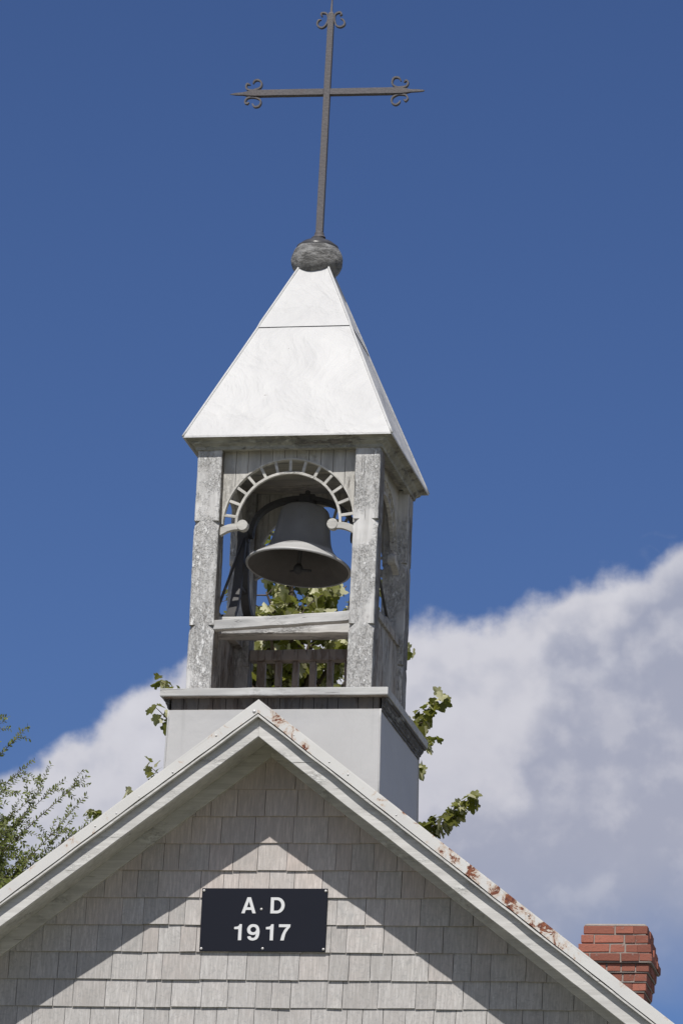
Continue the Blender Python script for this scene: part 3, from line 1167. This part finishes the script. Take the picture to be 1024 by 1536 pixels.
# low walls on both flanks, rails, back balustrade, bell beams
for s in (-1, 1):
    bm = bmesh.new()
    y = BY-SP+0.001
    while y < BY+SP-0.01:
        w = min(rnd.uniform(0.075, 0.1), BY+SP-0.001-y)
        xa, xb = s*(H1-0.030), s*(H1-0.052)
        vs, fs = hexa(bm, ((xa, y+0.001, 1.12), (xb, y+0.001, 1.12), (xb, y+w-0.001, 1.12), (xa, y+w-0.001, 1.12),
                           (xa, y+0.001, 1.575), (xb, y+0.001, 1.575), (xb, y+w-0.001, 1.575), (xa, y+w-0.001, 1.575)))
        for v in vs:
            v.co.x += rnd.uniform(-0.0008, 0.0008)
        y += w
    side = obj('flank_boards', bm, M['weathered'], belfry, bevel=0.0015)
    bm = bmesh.new()
    n_ = 24
    xa, xb = sorted((s*(H1-0.018), s*(H1-0.095)))
    loft(bm, [[(xa, yy, 1.577), (xb, yy, 1.577), (xb, yy, 1.617), (xa, yy, 1.617)] for yy in [BY-SP+0.001 + (2*SP-0.002)*i/n_ for i in range(n_+1)]])
    jitter(bm, 0.003, 12, 2+s)
    obj('flank_rail', bm, M['weathered'], belfry, bevel=0.002)
bm = bmesh.new()
n_ = 24
loft(bm, [[(x_, 0.098, zc-0.0245), (x_, 0.150, zc-0.0245), (x_, 0.150, zc+0.0245), (x_, 0.098, zc+0.0245)]
          for x_, zc in [(-SP-0.004+(2*SP+0.008)*i/n_, 1.4895+0.0405*i/n_) for i in range(n_+1)]])
jitter(bm, 0.0028, 13, 6)
obj('front_rail', bm, M['rail'], belfry, bevel=0.003)
for yb_, zb_ in ((0.25, 1.484), (0.72, 1.606)):
    bm = bmesh.new()
    loft(bm, [[(x_, yb_, zb_), (x_, yb_+0.115, zb_), (x_, yb_+0.115, zb_+0.088), (x_, yb_, zb_+0.088)] for x_ in [-0.404+0.808*i/24 for i in range(25)]])
    jitter(bm, 0.003, 12, yb_)
    obj('bell_beam', bm, M['rail'], belfry, bevel=0.003)
yb0 = BY+H1-0.085
bm = bmesh.new()
loft(bm, [[(x_, yb0-0.008, 1.522), (x_, yb0+0.055, 1.522), (x_, yb0+0.055, 1.578), (x_, yb0-0.008, 1.578)] for x_ in [-SP+0.001+(2*SP-0.002)*i/24 for i in range(25)]])
jitter(bm, 0.003, 12, 4.4)
rail_b = obj('back_rail', bm, M['balus'], belfry, bevel=0.003)
for i in range(7):
    xb_ = -0.278 + 0.089*i
    bm = bmesh.new()
    w = 0.0155 if i else 0.022
    loft(bm, [[(xb_-w, yb0+0.006, z_), (xb_+w, yb0+0.006, z_), (xb_+w, yb0+0.042, z_), (xb_-w, yb0+0.042, z_)] for z_ in [1.195+0.3255*j/10 for j in range(11)]])
    jitter(bm, 0.0018, 14, i)
    obj('baluster', bm, M['balus'], belfry, bevel=0.002)
bm = bmesh.new()
loft(bm, [[(x_, yb0-0.012, 1.148), (x_, yb0+0.06, 1.148), (x_, yb0+0.06, 1.194), (x_, yb0-0.012, 1.194)] for x_ in [-SP+0.001+(2*SP-0.002)*i/24 for i in range(25)]])
jitter(bm, 0.003, 12, 5.4)
obj('back_sill', bm, M['balus'], belfry, bevel=0.003)
for a, b_ in (((-0.300, 0.50, 2.045), (-0.352, 0.22, 1.60)), ((0.386, 0.44, 1.92), (0.394, 0.86, 1.64))):
    bm = bmesh.new()
    tube(bm, [a, b_], 0.0075, 8)
    obj('brace_rod', bm, M['darkiron'], belfry, smooth=True)

# ------------------------------------------------------------------ bell, hung from an iron yoke between two stands
PIV = Vector((-0.012, 0.55, 2.072))
bell = thing('bell', 'large grey bell with flared mouth hanging inside the belfry arch', 'bell', tuple(PIV))
BT = Matrix.Translation(PIV) @ Matrix.Rotation(math.radians(-6.0), 4, 'X') @ Matrix.Rotation(math.radians(3.2), 4, 'Y')
# local: z measured from the pivot line; mouth at -0.175, crown at +0.165
prof = [(0.0, 0.148), (0.06, 0.147), (0.098, 0.142), (0.117, 0.131), (0.125, 0.112), (0.130, 0.085), (0.136, 0.04), (0.143, -0.005),
        (0.152, -0.045), (0.166, -0.080), (0.186, -0.106), (0.214, -0.132), (0.244, -0.153), (0.262, -0.166), (0.2665, -0.174), (0.262, -0.180), (0.254, -0.178)]
inner = [(0.244, -0.166), (0.222, -0.148), (0.192, -0.120), (0.166, -0.085), (0.150, -0.045), (0.138, 0.0), (0.126, 0.05), (0.114, 0.10), (0.09, 0.125), (0.0, 0.13)]
bm = bmesh.new()
pp = [(max(r, 0.0005), z_) for r, z_ in prof+inner]
sm = catmull([(r, 0, z_) for r, z_ in pp], 4)
lathe(bm, [(max(v.x, 0.0004), v.z) for v in sm], (0, 0, 0), 72)
nrow = len(bm.verts)//72
bm.faces.ensure_lookup_table()
for i, f in enumerate(bm.faces):
    f.material_index = 1 if i//72 >= 4*(len(prof)-1) else 0
bm.transform(BT)
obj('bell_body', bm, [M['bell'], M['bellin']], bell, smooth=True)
# yoke: an iron bow over the crown carried on two pins
bm = bmesh.new()
path = []
for i in range(33):
    a = PI*i/32
    path.append((0.262*math.cos(a), 0, 0.0 + 0.198*math.sin(a)**0.85 if 0 < i < 32 else 0.0))
ribbon(bm, path, 0.045, 0.024, Vector((0, 1, 0)))
for s in (-1, 1):
    tube(bm, [(s*0.25, 0, 0), (s*0.325, 0, 0)], 0.017, 14)
    tube(bm, [(s*0.25, 0, 0), (s*0.275, 0, 0)], 0.030, 16)
bm.transform(BT)
yoke = obj('yoke', bm, M['darkiron'], bell, bevel=0.002)
bm = bmesh.new()
lathe(bm, [(0.052, 0.145), (0.052, 0.182), (0.034, 0.188), (0.034, 0.205), (0.024, 0.212), (0.014, 0.214), (0.014, 0.240), (0.008, 0.244)], (0, 0, 0), 6, capb=True, capt=True)
box(bm, -0.040, 0.040, -0.012, 0.012, 0.20, 0.222)
bm.transform(BT)
obj('crown_bolt', bm, M['darkiron'], yoke)
bm = bmesh.new()
tube(bm, [(0.0, 0, 0.138), (0.0, 0, 0.02), (0, 0, -0.165)], [0.008, 0.009, 0.011], 10)
bmesh.ops.create_icosphere(bm, subdivisions=3, radius=0.024, matrix=Matrix.Translation((0, 0, -0.182)) @ Matrix.Diagonal((1.0, 1.0, 1.2, 1)))
tube(bm, [(-0.042, 0.01, -0.192), (0.0, 0, -0.188), (0.07, -0.01, -0.192)], [0.005, 0.009, 0.007], 8)
bm.transform(BT)
obj('clapper', bm, M['darkiron'], bell, smooth=True)

for s, lab in ((-1, 'dark iron A-frame bell stand seen left of the bell behind the arch spokes'), (1, 'dark iron bell stand mostly hidden behind the right front post')):
    xs_ = PIV.x + s*0.300
    st = thing('bell_stand', lab, 'bell stand', (xs_, 0.55, 1.576), 'iron stands carrying the bell')
    bm = bmesh.new()
    for q in (-1, 1):
        ribbon(bm, catmull([(xs_, 0.55+q*0.020, 2.062), (xs_, 0.55+q*0.045, 1.97), (xs_, 0.55+q*0.075, 1.84), (xs_, 0.55+q*0.13, 1.72+0.03*q), (xs_, 0.55+q*0.205, 1.655+0.06*q), (xs_, 0.55+q*0.235, 1.642+0.061*q)], 5), 0.042, 0.036, Vector((1, 0, 0)))
    tube(bm, [(xs_, 0.46, 1.80), (xs_, 0.64, 1.80)], 0.012, 8)
    obj('stand_frame', bm, M['darkiron'], st, bevel=0.003)
    bm = bmesh.new()
    tube(bm, [(xs_-0.028, 0.55, PIV.z), (xs_+0.028, 0.55, PIV.z)], 0.036, 18)
    obj('bearing', bm, M['darkiron'], st, smooth=False, bevel=0.003)
    for q in (-1, 1):
        bm = bmesh.new()
        zf = 1.577 if q < 0 else 1.699
        box(bm, xs_-0.035, xs_+0.035, 0.55+q*0.235-0.04, 0.55+q*0.235+0.04, zf, zf+0.014)
        obj('foot_plate', bm, M['darkiron'], st, bevel=0.003)

# ------------------------------------------------------------------ ball finial and iron cross
fin_o = thing('ball_finial', 'rough grey ball with dark cap on the tip of the belfry roof', 'finial', (0.0, BY, 3.44))
bm = bmesh.new()
pb = []
for i in range(25):
    a = -PI/2 + PI*i/24
    pb.append((max(0.132*math.cos(a)**0.68 if math.cos(a) > 1e-6 else 0.0, 0.0005), 3.53+0.098*math.sin(a)))
lathe(bm, pb, (0, BY, 0), 64)
for v in bm.verts:
    d = (v.co-Vector((0, BY, 3.53))).normalized()
    v.co += d*(mnoise.noise(Vector((v.co.x*16, v.co.y*16, v.co.z*45)))*0.0035 + mnoise.noise(v.co*60)*0.0012)
obj('ball', bm, M['ball'], fin_o, smooth=True)
bm = bmesh.new()
lathe(bm, [(0.094, 3.594), (0.1065, 3.591), (0.1085, 3.594), (0.107, 3.606), (0.098, 3.612), (0.08, 3.628), (0.05, 3.642), (0.036, 3.650), (0.034, 3.658)], (0, BY, 0), 48, capt=True)
obj('cap', bm, M['cap'], fin_o, smooth=True)

cross = thing('cross', 'tall wrought iron cross with scrolled ends standing on the ball against the blue sky', 'cross', (0.006, BY, 3.658))
bm = bmesh.new()
hw0, hw1 = 0.0165, 0.0155


def sq(x, z, h, d=None):
    d = h if d is None else d
    return [(x-h, BY-d, z), (x+h, BY-d, z), (x+h, BY+d, z), (x-h, BY+d, z)]


rings = [sq(0.006+0.012*(z_-3.65)/1.33, z_, h) for z_, h in [(3.657, 0.018)] + [(3.68+i*0.06, 0.0178-0.00012*i) for i in range(20)] + [(4.862, 0.0150), (4.895, 0.0140), (4.906, 0.006), (4.95, 0.0045), (4.99, 0.0035), (5.02, 0.0012)]]
loft(bm, rings)
jitter(bm, 0.0009, 30, 1)
obj('shaft', bm, M['iron'], cross, bevel=0.001)
XA0, XA1 = -0.500, 0.524
zA = 4.457


def armz(x):
    return zA - 0.012*(x-0.01)


xsq = [(-0.500, 0.0015), (-0.47, 0.006), (-0.43, 0.0075), (-0.405, 0.0125), (-0.385, 0.0155)] + [(-0.36+0.0325*i, 0.0166) for i in range(12)]
bm = bmesh.new()
pts_l = [(x_, h_) for x_, h_ in xsq if x_ < -0.012] + [(-0.0034, 0.0166)]
loft(bm, [[(x_, BY-h_, armz(x_)-h_), (x_, BY+h_, armz(x_)-h_), (x_, BY+h_, armz(x_)+h_), (x_, BY-h_, armz(x_)+h_)] for x_, h_ in pts_l])
jitter(bm, 0.0009, 30, 2)
obj('arm', bm, M['iron'], cross, bevel=0.001)
bm = bmesh.new()
pts_r = [(0.0298, 0.0166)] + [(0.06+0.0325*i, 0.0166) for i in range(10)] + [(0.405, 0.0158), (0.428, 0.0125), (0.452, 0.0075), (0.49, 0.0065), (0.515, 0.005), (0.524, 0.002)]
loft(bm, [[(x_, BY-h_, armz(x_)-h_), (x_, BY+h_, armz(x_)-h_), (x_, BY+h_, armz(x_)+h_), (x_, BY-h_, armz(x_)+h_)] for x_, h_ in pts_r])
jitter(bm, 0.0009, 30, 3)
obj('arm', bm, M['iron'], cross, bevel=0.001)
bm = bmesh.new()
lathe(bm, [(0.033, 3.6585), (0.031, 3.664), (0.025, 3.669), (0.024, 3.683), (0.019, 3.688)], (0.006, BY, 0), 20, capb=True, capt=True)
obj('collar', bm, M['iron'], cross, smooth=False)
SCR = [(40, 92), (52, 104), (75, 118), (97, 104), (103, 72), (82, 28), (40, 8), (0, 3), (-48, 8), (-100, 26), (-140, 60), (-152, 105), (-130, 155), (-90, 176), (-48, 168), (-22, 140), (-12, 112)]
sw = random.Random(3)
for c, out, away, k_ in ((Vector((-0.382, BY, armz(-.38)+.0165)), Vector((-1, 0, 0)), Vector((0, 0, 1)), 1),
                         (Vector((-0.382, BY, armz(-.38)-.0165)), Vector((-1, 0, 0)), Vector((0, 0, -1)), 1),
                         (Vector((0.402, BY, armz(.4)+.0165)), Vector((1, 0, 0)), Vector((0, 0, 1)), 1),
                         (Vector((0.402, BY, armz(.4)-.0165)), Vector((1, 0, 0)), Vector((0, 0, -1)), 1),
                         (Vector((0.003, BY, 4.868)), Vector((0, 0, 1)), Vector((-1, 0, 0)), 1),
                         (Vector((0.032, BY, 4.868)), Vector((0, 0, 1)), Vector((1, 0, 0)), 1)):
    S_ = 0.000325
    path = catmull([c + out*((u+sw.uniform(-5, 5))*S_) + away*(((v+4)+sw.uniform(-4, 4))*S_) for u, v in SCR], 5)
    n_ = len(path)
    bm = bmesh.new()
    ribbon(bm, path, 0.021, 0.0085, Vector((0, 1, 0)), [min(1.0, 0.65+0.35*min(i, n_-1-i)/8) for i in range(n_)])
    obj('scroll', bm, M['iron'], cross, bevel=0.0008)

# ------------------------------------------------------------------ trees
class LeafMesh:
    def __init__(self):
        self.v = []
        self.f = []

    def leaf(self, pos, axis, nrm_, size, shape, fold=0.25):
        a = axis.normalized()
        n = (nrm_ - a*nrm_.dot(a))
        if n.length < 1e-4:
            n = a.orthogonal()
        n.normalize()
        s = a.cross(n)
        b = len(self.v)
        mid, sidep = shape
        m = len(mid)
        # midrib points, then left and right outlines
        for u in mid:
            self.v.append(pos + a*(u*size) - n*(0.12*size*u*u))
        for sg in (-1, 1):
            for u, w in sidep:
                self.v.append(pos + a*(u*size) + s*(sg*w*size) + n*(fold*w*size - 0.14*size*u*u))
        k = len(sidep)
        # mid: base, centre, tip ; side fan around the centre vertex
        for sg in (0, 1):
            o = b + m + sg*k
            seq = [b] + [o+i for i in range(k)] + [b+m-1]
            for i in range(len(seq)-1):
                tri = (b+1, seq[i], seq[i+1])
                self.f.append(tri if sg else tri[::-1])

    def build(self, name, m, parent, label=None):
        me = bpy.data.meshes.new(name)
        me.from_pydata([tuple(p) for p in self.v], [], self.f)
        return finish(name, me, m, parent, smooth=False)


MAPLE = ((0.0, 0.42, 1.0), [(-0.04, 0.22), (0.10, 0.40), (0.30, 0.34), (0.42, 0.52), (0.62, 0.40), (0.60, 0.24), (0.82, 0.20)])
TINY = ((0.0, 0.5, 1.0), [(0.3, 0.22), (0.7, 0.2)])


def rvec(r):
    while True:
        v = Vector((r.uniform(-1, 1), r.uniform(-1, 1), r.uniform(-1, 1)))
        if 0.01 < v.length < 1:
            return v.normalized()


rt = random.Random(21)
TX, TY = -2.85, 14.0
tree = thing('broadleaf_tree', 'broad leaved tree behind the belfry with yellow green lobed leaves showing round it', 'tree', (TX, TY+0.2, -Z0))
wood = bmesh.new()
LM = LeafMesh()


def sprig(p0, p1, nl, size, r0_=0.012, sag=0.1, spread=1.0, clip=True):
    """one leafy bough: a bent twig with lobed leaves set round its outer two thirds"""
    mid_ = (p0+p1)/2 + Vector((rt.uniform(-.1, .1), rt.uniform(-.1, .1), sag))*(p1-p0).length*0.6
    path = catmull([p0, mid_, p1], 6)
    if clip and not (-3.45 < p1.x < -1.9):
        p1 = Vector((min(max(p1.x, -3.45), -1.9), p1.y, p1.z))
        path = catmull([p0, (p0+p1)/2, p1], 6)
    tube(wood, path, [r0_*(1-0.8*i/(len(path)-1)) for i in range(len(path))], 5)
    L = len(path)-1
    for i in range(nl):
        u = 0.25 + 0.75*(i+rt.random())/nl
        q = min(int(u*L), L-1)
        fr = u*L-q
        p = path[q]*(1-fr)+path[q+1]*fr
        t_ = (path[q+1]-path[q]).normalized()
        out = rvec(rt)
        out = (out - t_*out.dot(t_)*0.6 + t_*0.35).normalized()
        pet = size*rt.uniform(0.25, 0.6)*spread
        base_ = p + out*pet
        ax = (out*0.6 + Vector((0, 0, -0.75)) + rvec(rt)*0.55).normalized()
        if clip:
            zz = base_.z
            xmin = -3.30 if zz > 4.80 else (-3.68 if zz > 4.0 else -3.84-(4.0-zz)*1.1)
            xmax = -1.84 if zz > 4.75 else -1.66
            if not xmin < base_.x < xmax:
                continue
        nn_ = (Vector((0, -0.25, 0.9)) + rvec(rt)*0.85)
        if rt.random() < 0.38:
            nn_ = -nn_                     # the wind turns the pale undersides up
        LM.leaf(base_, ax, nn_, size*rt.uniform(0.7, 1.2), MAPLE, rt.uniform(0.1, 0.5))


RX, RY, RZ, CZ = 1.62, 1.5, 2.62, 3.02
trunk_path = [Vector((TX, TY+0.2, -Z0)), Vector((TX+.05, TY+.2, -3)), Vector((TX-.06, TY+.18, 0.5)), Vector((TX+.04, TY+.15, 2.8)), Vector((TX-.02, TY+.1, 4.4)), Vector((TX+.05, TY, 5.1))]
tb = bmesh.new()
tpath = catmull(trunk_path, 6)
tube(tb, tpath, [0.17*(1-0.9*(i/(len(tpath)-1))**1.1) for i in range(len(tpath))], 10)
obj('trunk', tb, M['bark'], tree, smooth=True)
for i in range(260):
    # bough ends scattered over the crown; more of them towards the top
    th = rt.uniform(0, 2*PI)
    cz_ = 1-2*rt.random()**1.5
    rad = rt.uniform(0.55, 0.99)
    lump = 1 + 0.22*mnoise.noise(Vector((math.cos(th)*1.8, math.sin(th)*1.8, cz_*2.5)))
    sxy = math.sqrt(max(0, 1-cz_*cz_))
    lowr = 1.0 if cz_ > 0 else 1.35
    e = Vector((TX+RX*lowr*rad*lump*sxy*math.cos(th), TY+RY*lowr*rad*lump*sxy*math.sin(th), CZ+(RZ if cz_ > 0 else 3.6)*rad*lump*cz_))
    e.x = min(max(e.x, -3.45 if e.z > 3.6 else -9), -1.85 if e.z > 3.2 else 9)
    tz = min(5.0, max(-1.5, e.z-rt.uniform(0.5, 1.1)))
    q = min(range(len(tpath)), key=lambda j: abs(tpath[j].z-tz))
    b0 = tpath[q]
    m_ = b0*0.45+e*0.55+Vector((0, 0, rt.uniform(-.05, .2)))
    limb = catmull([b0, m_, e], 5)
    tube(wood, limb, [0.03*(1-0.8*j/(len(limb)-1)) for j in range(len(limb))], 6)
    for j in range(3):
        s0 = limb[rt.randint(4, len(limb)-2)]
        d = ((e-b0).normalized()*0.7 + rvec(rt)*0.9).normalized()
        sprig(s0, s0+d*rt.uniform(0.25, 0.5), rt.randint(12, 20), 0.10, 0.008)
# the boughs that reach out past the belfry on both sides
for p0, p1, nl in (((-1.95, 3.25), (-1.235, 3.775), 40), ((-1.9, 3.3), (-1.36, 3.62), 26), ((-2.05, 4.1), (-1.50, 4.62), 34), ((-2.1, 4.2), (-1.66, 4.40), 24), ((-1.95, 4.35), (-1.56, 4.22), 22),
                   ((-2.0, 4.3), (-1.68, 4.03), 24), ((-2.1, 4.6), (-1.80, 5.04), 14),
                   ((-3.5, 4.5), (-3.87, 4.76), 14), ((-3.6, 4.2), (-3.90, 4.55), 10), ((-3.6, 3.7), (-3.91, 4.04), 14), ((-3.7, 3.3), (-4.10, 3.84), 12), ((-3.9, 3.2), (-4.38, 3.66), 22),
                   ((-2.9, 4.6), (-3.3, 5.55), 26), ((-2.8, 4.9), (-2.45, 5.62), 26), ((-2.8, 4.9), (-2.85, 5.55), 26)):
    sprig(Vector((p0[0], TY, p0[1])), Vector((p1[0], TY-0.15, p1[1])), int(nl*1.35), 0.092, 0.010, 0.12, 1.0, False)
obj('branches', wood, M['bark'], tree, smooth=True)
LM.build('crown', M['leafA'], tree)

# small-leaved tree beside the left slope: arching shoots with rows of tiny leaves
rs = random.Random(5)
SX, SY = -4.75, 8.0
tree2 = thing('small_leaved_tree', 'feathery green tree with arching shoots of tiny leaves beyond the left roof slope', 'tree', (SX, SY, -Z0))
tb = bmesh.new()
tp = catmull([(SX, SY, -Z0), (SX+.1, SY+.05, -3), (SX-.05, SY, -1), (SX+.05, SY, 0.6)], 6)
tube(tb, tp, [0.13*(1-0.55*i/(len(tp)-1)) for i in range(len(tp))], 10)
obj('trunk', tb, M['bark'], tree2, smooth=True)
wood = bmesh.new()
LB = LeafMesh()


def leafrow(path, step, size):
    acc = 0
    sg = 1
    for i in range(len(path)-1):
        a, b_ = path[i], path[i+1]
        t_ = (b_-a)
        L = t_.length
        if L < 1e-6:
            continue
        t_ = t_/L
        s = acc
        while s < L:
            p = a + t_*s
            side_ = t_.cross(Vector((0, 1, 0)) + rvec(rs)*0.7).normalized()*sg
            ax = (side_*0.8 + t_*0.65 + rvec(rs)*0.3).normalized()
            LB.leaf(p, ax, rvec(rs)*0.8 + Vector((0, -0.4, 0.6)), size*rs.uniform(0.7, 1.25), TINY, 0.2)
            sg = -sg
            s += step*rs.uniform(0.7, 1.3)
        acc = s-L


def shoot(p0, p1, bend, r_, side=4, slen=0.22, step=0.0105, lsize=0.028, leafy=0.0):
    mid_ = (p0+p1)/2 + bend
    path = catmull([p0, mid_, p1], 9)
    tube(wood, path, [r_*(1-0.8*i/(len(path)-1)) for i in range(len(path))], 4)
    st = int(leafy*len(path))
    leafrow(path[st:], step, lsize)
    for j in range(side):
        q = rs.randint(max(st, 5), len(path)-4)
        t_ = (path[q+1]-path[q]).normalized()
        d = (t_*0.75 + Vector((rs.uniform(-1, 1), rs.uniform(-.6, .6), rs.uniform(-1, 1)))*0.8).normalized()
        L = slen*rs.uniform(0.5, 1.2)
        pth = catmull([path[q], path[q]+d*L*0.5+Vector((0, 0, 0.02)), path[q]+d*L+Vector((0, 0, -0.04*L/0.2))], 4)
        tube(wood, pth, [0.0022, 0.002, 0.0018, 0.0016, 0.0014, 0.0013, 0.0012, 0.0011, 0.001], 4)
        leafrow(pth, step, lsize*0.95)


CC = Vector((SX+.1, SY, 0.7))
tips = [(-3.387, 2.94), (-3.301, 2.69), (-3.20, 2.68), (-2.945, 2.585), (-2.91, 2.44), (-3.108, 2.58), (-3.53, 2.955), (-3.57, 2.84),
        (-2.87, 2.31), (-3.02, 2.33), (-3.25, 2.5), (-3.42, 2.55)]
for x_, z_ in tips:
    e = Vector((x_, SY+rs.uniform(-.15, .15), z_))
    st_ = Vector((x_-rs.uniform(0.45, 0.75), SY+rs.uniform(-.2, .2), z_-rs.uniform(0.45, 0.8)))
    tube(wood, catmull([CC, (CC+st_)/2+Vector((0, 0, .1)), st_], 4), [0.014-0.001*i for i in range(9)], 5)
    shoot(st_, e, Vector((rs.uniform(-.03, .08), 0, rs.uniform(0.0, 0.10))), 0.005, 5, 0.20)
for i in range(520):
    # body of the crown
    th = rs.uniform(-0.9, 0.9) if i % 2 else rs.uniform(0, 2*PI)
    ph = rs.uniform(0.05, 1.0)
    rad = rs.uniform(0.35, 1.0)**0.6
    c_ = math.sqrt(max(0, 1-ph*ph))
    e = Vector((SX+0.02 + 1.93*rad*c_*math.cos(th), SY+1.5*rad*c_*math.sin(th), 0.92+1.95*rad*ph))
    if abs(e.y-SY) > 1.1 and e.x < -4.6:
        continue
    # keep to the open air above the roof
    if e.x > -3.62 and e.z < ZG-SL*abs(e.x)+0.18:
        continue
    st_ = CC*0.35 + e*0.65 + rvec(rs)*0.2
    if st_.x > -3.7 and st_.z < ZG-SL*abs(st_.x)+0.15:
        continue
    tube(wood, catmull([CC, (CC+st_)/2+Vector((0, 0, .08)), st_], 3), [0.012-0.0012*j for j in range(7)], 4)
    shoot(st_, e, rvec(rs)*0.06+Vector((0, 0, .05)), 0.005, 7, 0.26, 0.0125, 0.033)
obj('branches', wood, M['bark'], tree2, smooth=True)
LB.build('crown', M['leafB'], tree2)
